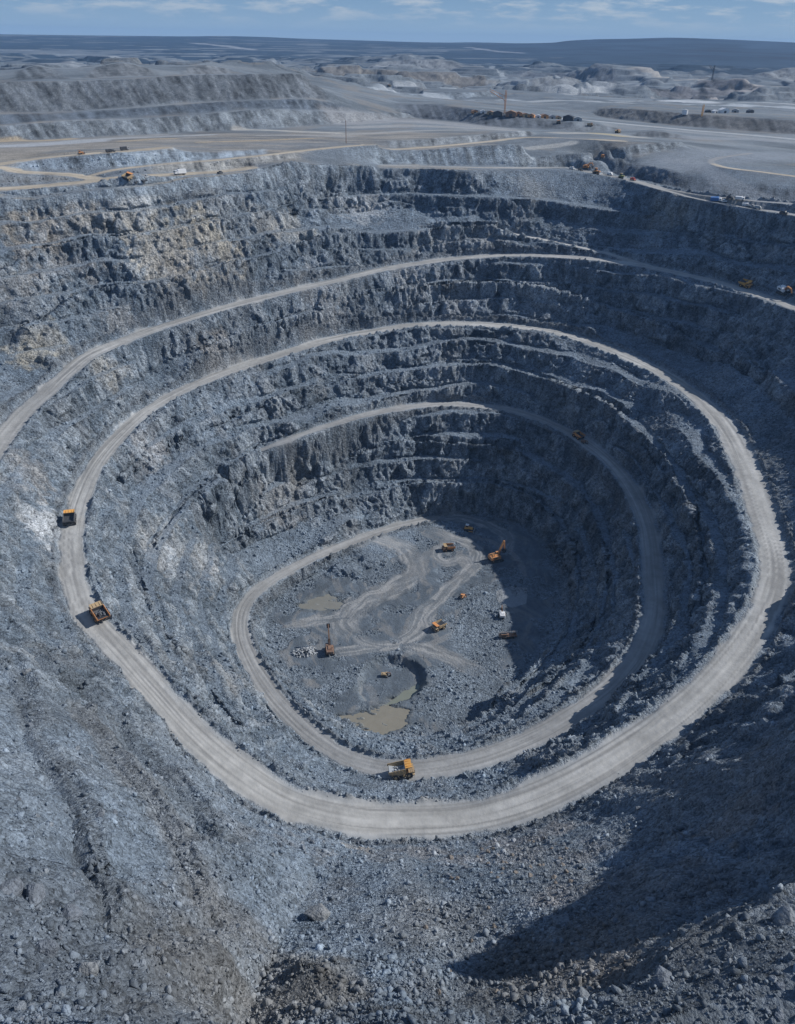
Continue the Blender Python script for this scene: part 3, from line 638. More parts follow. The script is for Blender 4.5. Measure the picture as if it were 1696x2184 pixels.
for pts, hw, c, st in [
    ([(0,330),(60,327),(130,320),(200,312)],16,(.40,.41,.43),.8),([(0,312),(40,309),(90,310),(150,305)],9,OCH,.8),([(0,320),(60,318),(140,312),(250,303),(350,296)],8,(.30,.29,.28),.7),
    ([(150,313),(230,307),(330,302),(450,297)],8,(.38,.385,.39),.7),([(270,315),(330,309),(370,308)],7,OCH,.7),([(430,320),(500,317),(564,314),(660,309)],5,OCH,.8),([(510,284),(564,285),(640,290),(720,295)],8,(.43,.40,.36),.8),
    ([(564,300),(640,300),(700,303),(740,305)],8,(.34,.325,.31),.7),
    ([(740,268),(850,263),(960,266),(1050,278)],26,(.30,.295,.295),.8),([(760,280),(880,275),(1000,280),(1080,286)],16,(.33,.32,.31),.8),([(720,300),(800,296),(900,290),(1000,288)],10,(.34,.325,.305),.7),
    ([(1190,294),(1240,290),(1300,294),(1360,300)],14,(.40,.375,.34),.8),([(1265,290),(1300,294),(1325,299)],8,(.42,.35,.22),.8),([(1128,318),(1250,312),(1330,308)],14,(.19,.205,.22),.8),([(1130,322),(1170,320),(1220,318)],6,(.40,.385,.36),.7),
    ([(1190,260),(1300,262),(1400,268),(1500,277),(1600,284),(1696,292)],9,(.40,.405,.41),.8),([(1310,270),(1400,276),(1500,285),(1650,296)],18,(.27,.275,.28),.7),
    ([(1480,300),(1600,296),(1696,300)],14,(.26,.27,.285),.7),([(1440,345),(1530,335),(1640,330),(1696,330)],30,(.225,.245,.27),.8),([(1430,340),(1480,345),(1560,370),(1696,395)],10,(.26,.275,.295),.6)]:
    paint(pts, hw, c, st, 214)
for pts, hw, c, st in [
    ([(690,187),(760,188),(840,189),(930,194),(1000,196)],34,PALE,.95),([(780,222),(850,212),(900,214),(960,217),(1040,220),(1090,220)],22,PALE,.9),([(770,207),(830,203),(900,200)],14,(.40,.41,.42),.7),
    ([(1015,148),(1050,150),(1045,158),(1075,166),(1066,174),(1085,184),(1110,192),(1150,198)],11,(.30,.32,.34),.7),([(1110,197),(1200,205),(1290,198),(1320,192)],22,(.38,.39,.40),.8),
    ([(1130,226),(1200,222),(1290,228),(1340,232)],22,(.37,.38,.39),.8),([(1340,222),(1400,224),(1470,226),(1500,229)],30,(.50,.51,.52),.9),([(1480,222),(1560,222),(1696,226)],22,(.40,.405,.41),.8),
    ([(1480,236),(1540,240),(1600,232),(1660,236),(1696,240)],24,(.40,.42,.44),.8),([(1420,206),(1520,210),(1620,206),(1696,203)],26,(.36,.32,.30),.8),([(1380,178),(1450,180),(1480,180)],40,(.36,.33,.30),.8),([(1580,197),(1640,201),(1696,206)],30,(.33,.30,.285),.8),
    ([(330,158),(380,157),(430,154),(470,152)],40,PALE,.9),([(460,153),(500,150),(540,152)],30,(.44,.45,.46),.8),([(440,132),(500,134),(540,136)],40,(.42,.38,.34),.7),([(200,132),(250,134),(300,131)],40,(.40,.40,.40),.7)]:
    paint(pts, hw, c, st, 206)
for pts, hw, c, st in [([(420,113),(480,116),(540,120)],50,(.34,.34,.35),.7),([(700,103),(740,104),(800,106),(900,108)],50,(.36,.37,.38),.7),
    ([(690,95),(720,97),(725,101)],70,(.40,.39,.38),.7),([(1000,124),(1060,128),(1110,130)],40,(.34,.34,.36),.6),([(250,148),(150,146),(80,150)],50,(.30,.30,.30),.6)]:
    paint(pts, hw, c, st, 200)
tint *= 1+(C3(.955,1.0,1.045)-1)*(1-.8*road)[..., None]
tint = np.clip(tint, .015, .75)
log('tint')
# ------------------------------------------------------------------ scene, materials
SC = bpy.context.scene
COL = SC.collection
def nt(m): m.use_nodes = True; t = m.node_tree; t.nodes.clear(); return t
def grid_mesh(name, VX, VY, VZ, facemask=None, attrs={}):
    n, m = VX.shape
    idx = np.arange(n*m, dtype=np.int32).reshape(n, m)
    q = np.stack([idx[:-1, :-1], idx[:-1, 1:], idx[1:, 1:], idx[1:, :-1]], -1).reshape(-1, 4)
    if facemask is not None: q = q[facemask.ravel()]
    used = np.zeros(n*m, bool); used[q.ravel()] = True
    remap = np.cumsum(used, dtype=np.int32)-1
    co = np.stack([VX.ravel()[used], VY.ravel()[used], VZ.ravel()[used]], 1).astype(np.float32)
    q = remap[q].astype(np.int32)
    me = bpy.data.meshes.new(name)
    me.vertices.add(len(co)); me.vertices.foreach_set('co', co.ravel())
    me.loops.add(q.size); me.loops.foreach_set('vertex_index', q.ravel())
    me.polygons.add(len(q)); me.polygons.foreach_set('loop_start', np.arange(0, q.size, 4, dtype=np.int32))
    me.update(calc_edges=True)
    for k, v in attrs.items():
        if v.ndim == 2:
            a = me.attributes.new(k, 'FLOAT', 'POINT'); a.data.foreach_set('value', v.ravel()[used].astype(np.float32))
        else:
            a = me.attributes.new(k, 'FLOAT_COLOR', 'POINT')
            c = np.ones((used.sum(), 4), np.float32); c[:, :3] = v.reshape(-1, 3)[used]; a.data.foreach_set('color', c.ravel())
    return me
def link(name, me, mat=None, parent=None):
    o = bpy.data.objects.new(name, me); COL.objects.link(o)
    if mat: me.materials.append(mat)
    if parent: o.parent = parent
    return o
def simple(name, col, rough=.8, metal=0):
    m = bpy.data.materials.new(name); t = nt(m)
    b = t.nodes.new('ShaderNodeBsdfPrincipled'); o = t.nodes.new('ShaderNodeOutputMaterial'); t.links.new(b.outputs[0], o.inputs[0])
    b.inputs['Base Color'].default_value = (*col, 1); b.inputs['Roughness'].default_value = rough; b.inputs['Metallic'].default_value = metal
    return m
class NB:
    """tiny node helper"""
    def __init__(s, t): s.t = t
    def n(s, typ, **kw):
        nd = s.t.nodes.new(typ)
        for k, v in kw.items():
            if k in nd.inputs.keys(): s.set(nd.inputs[k], v)
            else: setattr(nd, k, v)
        return nd
    def set(s, inp, v):
        if isinstance(v, bpy.types.NodeSocket): s.t.links.new(v, inp)
        else: inp.default_value = v
    def math(s, op, a, b=0.0, clamp=False):
        nd = s.t.nodes.new('ShaderNodeMath'); nd.operation = op; nd.use_clamp = clamp
        s.set(nd.inputs[0], a); s.set(nd.inputs[1], b); return nd.outputs[0]
    def mix(s, f, a, b):
        nd = s.t.nodes.new('ShaderNodeMix'); nd.data_type = 'RGBA'
        s.set(nd.inputs['Factor'], f); s.set(nd.inputs[6], a if not isinstance(a, tuple) else (*a, 1)); s.set(nd.inputs[7], b if not isinstance(b, tuple) else (*b, 1)); return nd.outputs[2]
    def ramp(s, f, a, b, smooth=True):
        nd = s.t.nodes.new('ShaderNodeMapRange'); nd.interpolation_type = 'SMOOTHSTEP' if smooth else 'LINEAR'
        s.set(nd.inputs[0], f); nd.inputs[1].default_value = a; nd.inputs[2].default_value = b; return nd.outputs[0]
    def attr(s, name, out=2):
        nd = s.t.nodes.new('ShaderNodeAttribute'); nd.attribute_name = name; return nd.outputs[out]
    def noise(s, vec, scale, detail=4, rough=.55):
        nd = s.t.nodes.new('ShaderNodeTexNoise'); s.set(nd.inputs['Vector'], vec); nd.inputs['Scale'].default_value = scale
        nd.inputs['Detail'].default_value = detail; nd.inputs['Roughness'].default_value = rough; return nd.outputs[0]
def ground_material():
    """broken rock, dust and gravel: colour of the place from the ground's own data, grain and chips from textures"""
    m = bpy.data.materials.new('rock_and_dust'); t = nt(m); b = NB(t)
    pos = b.n('ShaderNodeNewGeometry').outputs['Position']
    col = b.attr('tint', 0); sm = b.attr('smooth')
    rough = b.math('SUBTRACT', 1.0, sm, True)
    def vor(scale, out='Color', rnd=1.0):
        v = t.nodes.new('ShaderNodeTexVoronoi'); v.inputs['Scale'].default_value = scale; v.inputs['Randomness'].default_value = rnd
        t.links.new(pos, v.inputs['Vector']); return v
    v1, v2 = vor(.75), vor(1.9)
    def val(v): 
        s_ = t.nodes.new('ShaderNodeSeparateColor'); t.links.new(v.outputs['Color'], s_.inputs[0]); return s_.outputs[0]
    n1 = b.noise(pos, 1.1, 8, .7); n2 = b.noise(pos, .2, 6, .66)
    f = b.math('ADD', b.math('MULTIPLY', b.math('SUBTRACT', val(v1), .5), .60), b.math('MULTIPLY', b.math('SUBTRACT', val(v2), .5), .75))
    f = b.math('ADD', f, b.math('MULTIPLY', b.math('SUBTRACT', n1, .5), .9))
    f = b.math('MULTIPLY', f, rough)
    f = b.math('ADD', f, b.math('MULTIPLY', b.math('SUBTRACT', n2, .5), .6))
    f = b.math('MAXIMUM', b.math('ADD', f, 1.0), .25)
    vm = t.nodes.new('ShaderNodeVectorMath'); vm.operation = 'SCALE'; t.links.new(col, vm.inputs[0]); t.links.new(f, vm.inputs['Scale'])
    bs = b.n('ShaderNodeBsdfPrincipled', Roughness=.92); bs.inputs['Specular IOR Level'].default_value = .15
    t.links.new(vm.outputs[0], bs.inputs['Base Color'])
    h = b.math('ADD', b.math('MULTIPLY', v1.outputs['Distance'], -.8), b.math('MULTIPLY', v2.outputs['Distance'], -.45))
    v3 = vor(4.5); h = b.math('ADD', h, b.math('MULTIPLY', n1, .8)); h = b.math('ADD', h, b.math('MULTIPLY', v3.outputs['Distance'], -.22))
    h = b.math('MULTIPLY', h, b.math('MAXIMUM', rough, .06))
    bp = t.nodes.new('ShaderNodeBump'); bp.inputs['Strength'].default_value = 1.0; bp.inputs['Distance'].default_value = 1.0
    t.links.new(h, bp.inputs['Height']); t.links.new(bp.outputs[0], bs.inputs['Normal'])
    out = b.n('ShaderNodeOutputMaterial'); t.links.new(bs.outputs[0], out.inputs[0])
    return m
GM = ground_material()
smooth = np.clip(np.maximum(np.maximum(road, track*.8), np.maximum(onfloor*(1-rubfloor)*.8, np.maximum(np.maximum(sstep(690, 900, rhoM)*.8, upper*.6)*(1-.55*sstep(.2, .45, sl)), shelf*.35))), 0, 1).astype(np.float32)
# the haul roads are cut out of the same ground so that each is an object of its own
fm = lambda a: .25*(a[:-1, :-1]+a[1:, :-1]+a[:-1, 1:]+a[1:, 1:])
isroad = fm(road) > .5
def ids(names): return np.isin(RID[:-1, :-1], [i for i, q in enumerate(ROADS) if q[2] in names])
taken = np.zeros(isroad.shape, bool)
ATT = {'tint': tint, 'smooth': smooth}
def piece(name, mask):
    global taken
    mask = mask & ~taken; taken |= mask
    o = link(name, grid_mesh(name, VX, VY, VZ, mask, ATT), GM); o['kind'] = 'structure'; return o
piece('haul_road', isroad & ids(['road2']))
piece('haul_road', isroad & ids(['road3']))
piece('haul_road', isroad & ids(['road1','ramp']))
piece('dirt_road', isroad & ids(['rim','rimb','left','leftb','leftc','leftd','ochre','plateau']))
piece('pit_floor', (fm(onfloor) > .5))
rr_ = fm(rhoM)
piece('plain', rr_ > 740)
piece('terrain', ~taken)
# ponds of milky water on the pit floor
def water_material(name, c):
    m = bpy.data.materials.new(name); t = nt(m); b = NB(t)
    pos = b.n('ShaderNodeNewGeometry').outputs['Position']
    n = b.noise(pos, .25, 3); bs = b.n('ShaderNodeBsdfPrincipled', Roughness=.07); bs.inputs['Specular IOR Level'].default_value = .35
    t.links.new(b.mix(n, tuple(x*.85 for x in c), tuple(x*1.12 for x in c)), bs.inputs['Base Color'])
    bp = t.nodes.new('ShaderNodeBump'); bp.inputs['Strength'].default_value = .05; t.links.new(b.noise(pos, 2.0, 2), bp.inputs['Height']); t.links.new(bp.outputs[0], bs.inputs['Normal'])
    out = b.n('ShaderNodeOutputMaterial'); t.links.new(bs.outputs[0], out.inputs[0]); return m
for poly, z, nm in WATER:
    p = np.array(poly)[:, :2]; c = p.mean(0); p = c+(p-c)*1.12
    me = bpy.data.meshes.new('pond'); q = crom([(x, y, z) for x, y in p], 1.0, True); me.from_pydata([tuple(v) for v in q], [], [list(range(len(q)))]); me.update()
    o = link('water', me, water_material('milky_water', {'A': (.225,.21,.172), 'B': (.19,.205,.172), 'C': (.20,.197,.175)}[nm])); o['kind'] = 'structure'
log('built')
# ------------------------------------------------------------------ camera, sun, sky
cam = bpy.data.cameras.new('camera'); co = bpy.data.objects.new('camera', cam); COL.objects.link(co)
cam.sensor_fit = 'VERTICAL'; cam.sensor_height = 24; cam.sensor_width = 24; cam.lens = 24*FOC/2184; cam.clip_start = 1; cam.clip_end = 60000
from mathutils import Matrix, Vector
Mx = Matrix(((_r[0], _u[0], -_f[0], 0), (_r[1], _u[1], -_f[1], 0), (_r[2], _u[2], -_f[2], CAM_H), (0, 0, 0, 1)))
co.matrix_world = Mx; SC.camera = co
SUN_EL, SUN_AZ = R(36.2), R(15)      # azimuth from +x towards +y
sd = Vector((math.cos(SUN_EL)*math.cos(SUN_AZ), math.cos(SUN_EL)*math.sin(SUN_AZ), math.sin(SUN_EL)))
L = bpy.data.lights.new('sun', 'SUN'); lo = bpy.data.objects.new('sun', L); COL.objects.link(lo)
L.energy = 4.4; L.angle = R(.5); L.color = (1, .965, .91)
lo.rotation_euler = sd.to_track_quat('Z', 'Y').to_euler()
w = bpy.data.worlds.new('World'); SC.world = w; w.use_nodes = True; t = w.node_tree; t.nodes.clear(); b = NB(t)
sky = b.n('ShaderNodeTexSky'); sky.sky_type = 'NISHITA'; sky.sun_disc = False; sky.sun_elevation = SUN_EL; sky.sun_rotation = R(90)-SUN_AZ
sky.air_density = 1.0; sky.dust_density = 0.0; sky.ozone_density = 4.0
tc = b.n('ShaderNodeTexCoord'); sp = b.n('ShaderNodeSeparateXYZ'); t.links.new(tc.outputs['Generated'], sp.inputs[0])
el = b.math('MAXIMUM', sp.outputs[2], 0.0)
grad = t.nodes.new('ShaderNodeValToRGB'); t.links.new(el, grad.inputs[0]); cr = grad.color_ramp
cr.elements[0].position = 0.0; cr.elements[0].color = (.205,.345,.53,1); cr.elements[1].position = 1.0; cr.elements[1].color = (.018,.075,.21,1)
for ps, c in ((.05,(.12,.24,.43)),(.25,(.040,.125,.29))):
    e = cr.elements.new(ps); e.color = (*c, 1)
# thin fair-weather cloud, flat layer far overhead
den = b.math('ADD', sp.outputs[2], .16)
cx = b.math('DIVIDE', sp.outputs[0], den); cy = b.math('DIVIDE', sp.outputs[1], den)
cv = b.n('ShaderNodeCombineXYZ'); t.links.new(cx, cv.inputs[0]); t.links.new(cy, cv.inputs[1])
cn = b.noise(cv.outputs[0], 3.4, 8, .62)
cm = b.math('MULTIPLY', b.ramp(cn, .44, .66), b.ramp(el, .008, .035))
cm = b.math('MULTIPLY', cm, .85)
skyc = b.mix(cm, grad.outputs[0], (.40,.46,.55))
ten = t.nodes.new('ShaderNodeVectorMath'); ten.operation = 'SCALE'; ten.inputs['Scale'].default_value = 10.0; t.links.new(skyc, ten.inputs[0])
fin = b.mix(.88, sky.outputs[0], ten.outputs[0])
bg = b.n('ShaderNodeBackground'); bg.inputs[1].default_value = .1
ow = b.n('ShaderNodeOutputWorld'); t.links.new(fin, bg.inputs[0]); t.links.new(bg.outputs[0], ow.inputs[0])
SC.view_settings.view_transform = 'Standard'; SC.view_settings.look = 'None'; SC.view_settings.gamma = 1; SC.view_settings.exposure = .17
# the air of the plain
me = bpy.data.meshes.new('haze'); bm = bmesh.new(); bmesh.ops.create_cube(bm, size=1.0)
for v in bm.verts: v.co = Vector((v.co.x*25000, v.co.y*25000, -8+(v.co.z+.5)*400))
bm.to_mesh(me); bm.free()
hm = bpy.data.materials.new('haze'); t = nt(hm); b = NB(t)
pv = t.nodes.new('ShaderNodeVolumePrincipled'); pv.inputs['Color'].default_value = (.34, .60, 1.0, 1); pv.inputs['Density'].default_value = 5.2e-5; pv.inputs['Anisotropy'].default_value = 0.0
o_ = t.nodes.new('ShaderNodeOutputMaterial'); t.links.new(pv.outputs[0], o_.inputs['Volume'])
hz = link('haze', me, hm); hz['kind'] = 'stuff'
# ------------------------------------------------------------------ loose rock
def rock_proto(k):
    rg = np.random.default_rng(900+k); n = 13
    p = rg.normal(size=(n, 3)); p /= np.linalg.norm(p, axis=1)[:, None]
    p *= rg.uniform(.75, 1.1, (n, 1)); p *= np.array([1, rg.uniform(.6, .95), rg.uniform(.5, .8)])
    bm = bmesh.new()
    for v in p: bm.verts.new(v)
    r = bmesh.ops.convex_hull(bm, input=bm.verts)
    bmesh.ops.delete(bm, geom=[v for v in bm.verts if not v.link_faces], context='VERTS')
    bmesh.ops.triangulate(bm, faces=bm.faces); bm.verts.index_update()
    v = np.array([q.co[:] for q in bm.verts], np.float32); f = np.array([[q.index for q in w.verts] for w in bm.faces], np.int32); bm.free()
    return v, f
PROT = [rock_proto(i) for i in range(10)]
def rot(rg, n):
    q = rg.normal(size=(n, 4)); q /= np.linalg.norm(q, axis=1)[:, None]; a, b, c, d = q.T
    return np.stack([np.stack([1-2*(c*c+d*d), 2*(b*c-a*d), 2*(b*d+a*c)], -1), np.stack([2*(b*c+a*d), 1-2*(b*b+d*d), 2*(c*d-a*b)], -1), np.stack([2*(b*d-a*c), 2*(c*d+a*b), 1-2*(b*b+c*c)], -1)], 1).astype(np.float32)
def scatter(name, dens, n, smin, smax, pw, seed, label):
    rg = np.random.default_rng(seed)
    p = dens.ravel().astype(np.float64); p /= p.sum()
    ix = rg.choice(p.size, n, p=p)
    pos = np.stack([VX.ravel()[ix], VY.ravel()[ix], VZ.ravel()[ix]], 1)+rg.normal(0, .12, (n, 3)).astype(np.float32)
    size = np.clip(smin*rg.random(n)**-pw, smin, smax).astype(np.float32)
    pos[:, 2] += size*.12
    tc = tint.reshape(-1, 3)[ix]*rg.uniform(.7, 1.5, (n, 1)).astype(np.float32)
    Rm = rot(rg, n); kind = rg.integers(0, len(PROT), n)
    V, F, T = [], [], []; off = 0
    for k, (v, f) in enumerate(PROT):
        m = kind == k; c = int(m.sum())
        if not c: continue
        vv = np.einsum('nij,vj->nvi', Rm[m], v)*size[m][:, None, None]*.6+pos[m][:, None, :]
        V.append(vv.reshape(-1, 3)); T.append(np.repeat(tc[m], len(v), 0))
        F.append((f[None]+(np.arange(c)*len(v))[:, None, None]+off).reshape(-1, 3)); off += c*len(v)
    V = np.concatenate(V); F = np.concatenate(F).astype(np.int32); T = np.concatenate(T)
    me = bpy.data.meshes.new(name); me.vertices.add(len(V)); me.vertices.foreach_set('co', V.astype(np.float32).ravel())
    me.loops.add(F.size); me.loops.foreach_set('vertex_index', F.ravel()); me.polygons.add(len(F)); me.polygons.foreach_set('loop_start', np.arange(0, F.size, 3, dtype=np.int32)); me.update(calc_edges=True)
    a = me.attributes.new('tint', 'FLOAT_COLOR', 'POINT'); c4 = np.ones((len(V), 4), np.float32); c4[:, :3] = np.clip(T, .02, .7); a.data.foreach_set('color', c4.ravel())
    a = me.attributes.new('smooth', 'FLOAT', 'POINT'); a.data.foreach_set('value', np.full(len(V), .72, np.float32))
    o = link(name, me, GM); o['kind'] = 'stuff'; o['label'] = label; return o
clump = sstep(-.25, .35, fbm(X/9, Y/9, Z/9, 3, 501))
offroad = (1-sstep(.05, .5, flat))*(1-sstep(-1.5, .5, pond))
inview = (np.abs(np.arctan2(X, Y)) < .85)
scatter('rubble', offroad*(1-sstep(205, 260, rhoM))*(rhoM > 45)*(.4+clump)*inview, 44000, .28, 2.0, .44, 5, 'grey broken rubble covering the near slopes')
scatter('rubble', offroad*sstep(200, 260, rhoM)*(1-sstep(640, 700, rhoM))*(.2+clump)*(1-.85*steep)*(1-onfloor*(1-rubfloor))*inview, 24000, .55, 2.4, .36, 6, 'grey broken rubble lying on the benches')
edgeband = np.exp(-((np.abs(ACR)-1.25)/.22)**2)*pit*(ZR < 205)*(ACR < 8)
scatter('rubble', edgeband*inview*(1-track), 7000, .4, 1.7, .4, 7, 'low windrow of rubble along the haul road edges')
log('rubble')
# ------------------------------------------------------------------ machines and other things
def paint_mat(name, c, rough=.55, dust=.6, metal=0.0):
    """painted or bare steel with dust on it"""
    m = bpy.data.materials.new(name); t = nt(m); b = NB(t)
    tc = b.n('ShaderNodeTexCoord'); n = b.noise(tc.outputs['Object'], 1.3, 5, .65)
    f = b.math('MULTIPLY', b.ramp(n, .42, .72), dust)
    bs = b.n('ShaderNodeBsdfPrincipled', Roughness=rough); bs.inputs['Metallic'].default_value = metal
    t.links.new(b.mix(f, c, (.30, .29, .27)), bs.inputs['Base Color'])
    o = b.n('ShaderNodeOutputMaterial'); t.links.new(bs.outputs[0], o.inputs[0]); return m
M = {'yellow': paint_mat('yellow_paint', (.74,.37,.075)), 'orange': paint_mat('orange_paint', (.60,.255,.075)), 'tan': paint_mat('dusty_tan_paint', (.42,.30,.16), .6),
     'rust': paint_mat('brown_paint', (.22,.125,.08), .65, .4), 'white': paint_mat('white_paint', (.74,.75,.76), .45, .2), 'grey': paint_mat('grey_paint', (.34,.36,.38), .5, .4),
     'steel': paint_mat('worn_steel', (.105,.11,.12), .45, .4, .4), 'bed': paint_mat('scraped_steel', (.055,.06,.07), .55, .15, .2), 'pale': paint_mat('polished_bed_steel', (.42,.45,.48), .4, .3, .3),
     'dark': paint_mat('dark_paint', (.035,.04,.05), .5, .25), 'blue': paint_mat('blue_paint', (.08,.20,.45), .45, .2), 'red': paint_mat('red_paint', (.5,.07,.05), .5, .25),
     'rubber': paint_mat('tyre_rubber', (.022,.022,.024), .85, .35), 'glass': simple('cab_glass', (.02,.035,.05), .12), 'lamp': simple('lamp_glass', (.7,.7,.68), .2),
     'roofred': paint_mat('rusty_roof_sheet', (.27,.15,.09), .7, .3), 'green': paint_mat('olive_paint', (.30,.30,.10), .6, .3)}
class Bm:
    def __init__(s): s.b = bmesh.new()
    def box(s, c, d, bev=.04, rz=0, ry=0, taper=1.0):
        r = bmesh.ops.create_cube(s.b, size=1.0); vs = r['verts']
        mt = Matrix.Translation(c) @ Matrix.Rotation(rz, 4, 'Z') @ Matrix.Rotation(ry, 4, 'Y')
        for v in vs:
            k = taper if v.co.z > 0 else 1
            v.co = mt @ Vector((v.co.x*d[0]*k, v.co.y*d[1]*k, v.co.z*d[2]))
        if bev:
            es = list({e for v in vs for e in v.link_edges}); bmesh.ops.bevel(s.b, geom=es, offset=min(bev, min(d)*.3), segments=1, affect='EDGES')
        return s
    def cyl(s, a, c, r, r2=None, n=14):
        a, c = Vector(a), Vector(c); d = c-a
        q = bmesh.ops.create_cone(s.b, cap_ends=True, segments=n, radius1=r, radius2=r if r2 is None else r2, depth=d.length)
        mt = Matrix.Translation((a+c)/2) @ d.to_track_quat('Z', 'Y').to_matrix().to_4x4()
        for v in q['verts']: v.co = mt @ v.co
        return s
    def prism(s, prof, y0, y1, bev=0):
        """profile in x, z extruded across y"""
        lo = [s.b.verts.new((x, y0, z)) for x, z in prof]; hi = [s.b.verts.new((x, y1, z)) for x, z in prof]
        fs = [s.b.faces.new(lo[::-1]), s.b.faces.new(hi)]; n = len(prof)
        for i in range(n): fs.append(s.b.faces.new((lo[i], lo[(i+1) % n], hi[(i+1) % n], hi[i])))
        bmesh.ops.recalc_face_normals(s.b, faces=fs); return s
    def mesh(s, name, mat):
        bmesh.ops.recalc_face_normals(s.b, faces=s.b.faces[:])
        me = bpy.data.meshes.new(name); s.b.to_mesh(me); s.b.free(); me.materials.append(mat); return me
# a kit is a list of (part name, mesh, sub-parts)
def tyre(x, y, r, w):
    m = Bm(); m.cyl((x, y-w/2, r), (x, y+w/2, r), r, n=20); 
    es = [e for e in m.b.edges if len(e.link_faces) == 2 and e.calc_face_angle(0) > .8]; bmesh.ops.bevel(m.b, geom=es, offset=r*.16, segments=2, affect='EDGES')
    return m
def wheel(x, y, r, w, rimc):
    s = 1 if y > 0 else -1
    return ('wheel', tyre(x, y, r, w).mesh('wheel', M['rubber']), [('rim', Bm().cyl((x, y-s*w*.1, r), (x, y+s*(w/2+.03), r), r*.52, r*.42, 14).mesh('rim', M[rimc]), [])])
def haul_truck(c, bedc='bed', canopy=None):
    k = []
    # tub: sloped floor, flared sides, head board and a canopy reaching over the cab
    t = Bm(); W_, T_ = 2.9, .22
    t.prism([(-4.6,3.35),(-4.6,3.05),(-1.5,2.05),(1.25,2.25),(1.75,2.6),(1.75,2.85),(1.2,2.5),(-1.5,2.32)], -W_+.3, W_-.3)
    for s in (-1, 1):
        y0, y1 = (W_-T_-.05, W_-.05) if s > 0 else (-W_+.05, -W_+T_+.05)
        t.prism([(-4.9,3.2),(-4.9,4.15),(1.95,4.75),(1.95,2.6),(1.2,2.3),(-1.5,2.1)], y0, y1)
        for x in (-3.6,-2.2,-.8,.6): t.box((x, s*(W_+.04), 3.35+.06*x), (.22,.16,1.6), .02)
    k.append(('dump_body', t.mesh('dump_body', M[c]), [
        ('bed_lining', Bm().prism([(-4.5,3.39),(-1.5,2.36),(1.2,2.54),(1.72,2.9),(1.72,4.55),(1.66,4.55),(1.6,2.96),(1.1,2.62),(-1.5,2.46),(-4.45,3.48)], -W_+.33, W_-.33).mesh('bed_lining', M[bedc]), [])]))
    cn = Bm(); cn.prism([(1.75,2.6),(1.75,4.78),(4.35,5.02),(4.35,4.84),(2.0,4.55),(2.0,2.6)], -W_+.28, W_-.28)
    for s in (-1, 1): cn.box((3.1, s*(W_-.32), 4.98), (2.5,.14,.3), .02)
    for y in (-1.5,0,1.5): cn.box((3.1, y, 4.99), (2.4,.12,.18), .02)
    k.append(('canopy', cn.mesh('canopy', M[canopy or c]), []))
    k.append(('chassis', Bm().box((-.2,.75,1.45),(8.6,.45,.7)).box((-.2,-.75,1.45),(8.6,.45,.7)).box((-3.0,0,1.35),(1.2,4.4,.8)).box((2.9,0,1.4),(1.0,4.2,.6)).mesh('chassis', M['steel']), []))
    dk = Bm().box((4.0,0,2.75),(2.3,5.5,.18)).box((4.6,0,1.85),(1.5,2.6,1.7)).box((4.75,2.0,1.2),(.9,1.1,.35)).box((4.75,-2.0,1.2),(.9,1.1,.35))
    k.append(('engine_deck', dk.mesh('engine_deck', M[c]), [('grille', Bm().box((5.38,0,1.9),(.08,2.2,1.25),.02).mesh('grille', M['dark']), [])]))
    rl = Bm()
    for z in (3.3,3.75): rl.cyl((5.1,-2.7,z),(5.1,2.7,z),.04,n=6); rl.cyl((5.1,-2.7,z),(2.9,-2.7,z),.04,n=6); rl.cyl((5.1,2.7,z),(2.9,2.7,z),.04,n=6)
    for y in (-2.7,-1.3,0,1.3,2.7): rl.cyl((5.1,y,2.8),(5.1,y,3.75),.04,n=6)
    k.append(('handrail', rl.mesh('handrail', M['grey']), []))
    k.append(('cab', Bm().box((3.55,1.35,3.6),(1.6,1.8,1.55),.08).mesh('cab', M[c]), [('window', Bm().box((3.62,1.35,3.85),(1.66,1.5,.72),.03).box((3.55,1.35,3.85),(1.2,1.86,.72),.03).mesh('window', M['glass']), [])]))
    k.append(('ladder', Bm().cyl((5.35,1.5,.9),(5.12,2.2,2.8),.05,n=6).cyl((5.35,.95,.9),(5.12,1.65,2.8),.05,n=6).box((5.28,1.4,1.5),(.1,.6,.06),0).box((5.22,1.62,2.1),(.1,.6,.06),0).mesh('ladder', M['grey']), []))
    k.append(('fuel_tank', Bm().cyl((.6,-2.3,1.5),(2.0,-2.3,1.5),.55).mesh('fuel_tank', M[c]), []))
    for y in (-1.9,1.9): k.append(('headlight', Bm().box((5.24,y,1.2),(.1,.6,.22),.02).mesh('headlight', M['lamp']), []))
    for y in (-2.25,2.25): k.append(wheel(2.9,y,1.36,.95,c))
    for y in (-2.6,-1.6,1.6,2.6): k.append(wheel(-2.3,y,1.36,.85,c))
    return k
def beam(pts, hw, t0, t1):
    """a welded box arm through points in x, z that tapers"""
    m = Bm(); n = len(pts)
    for i in range(n-1):
        a, c = Vector((pts[i][0],0,pts[i][1])), Vector((pts[i+1][0],0,pts[i+1][1])); d = c-a; u = Vector((-d.z,0,d.x)).normalized()
        ra = t0+(t1-t0)*i/(n-1); rb = t0+(t1-t0)*(i+1)/(n-1)
        m.prism([((a-u*ra).x,(a-u*ra).z),((c-u*rb).x,(c-u*rb).z),((c+u*rb).x,(c+u*rb).z),((a+u*ra).x,(a+u*ra).z)], -hw, hw)
    return m
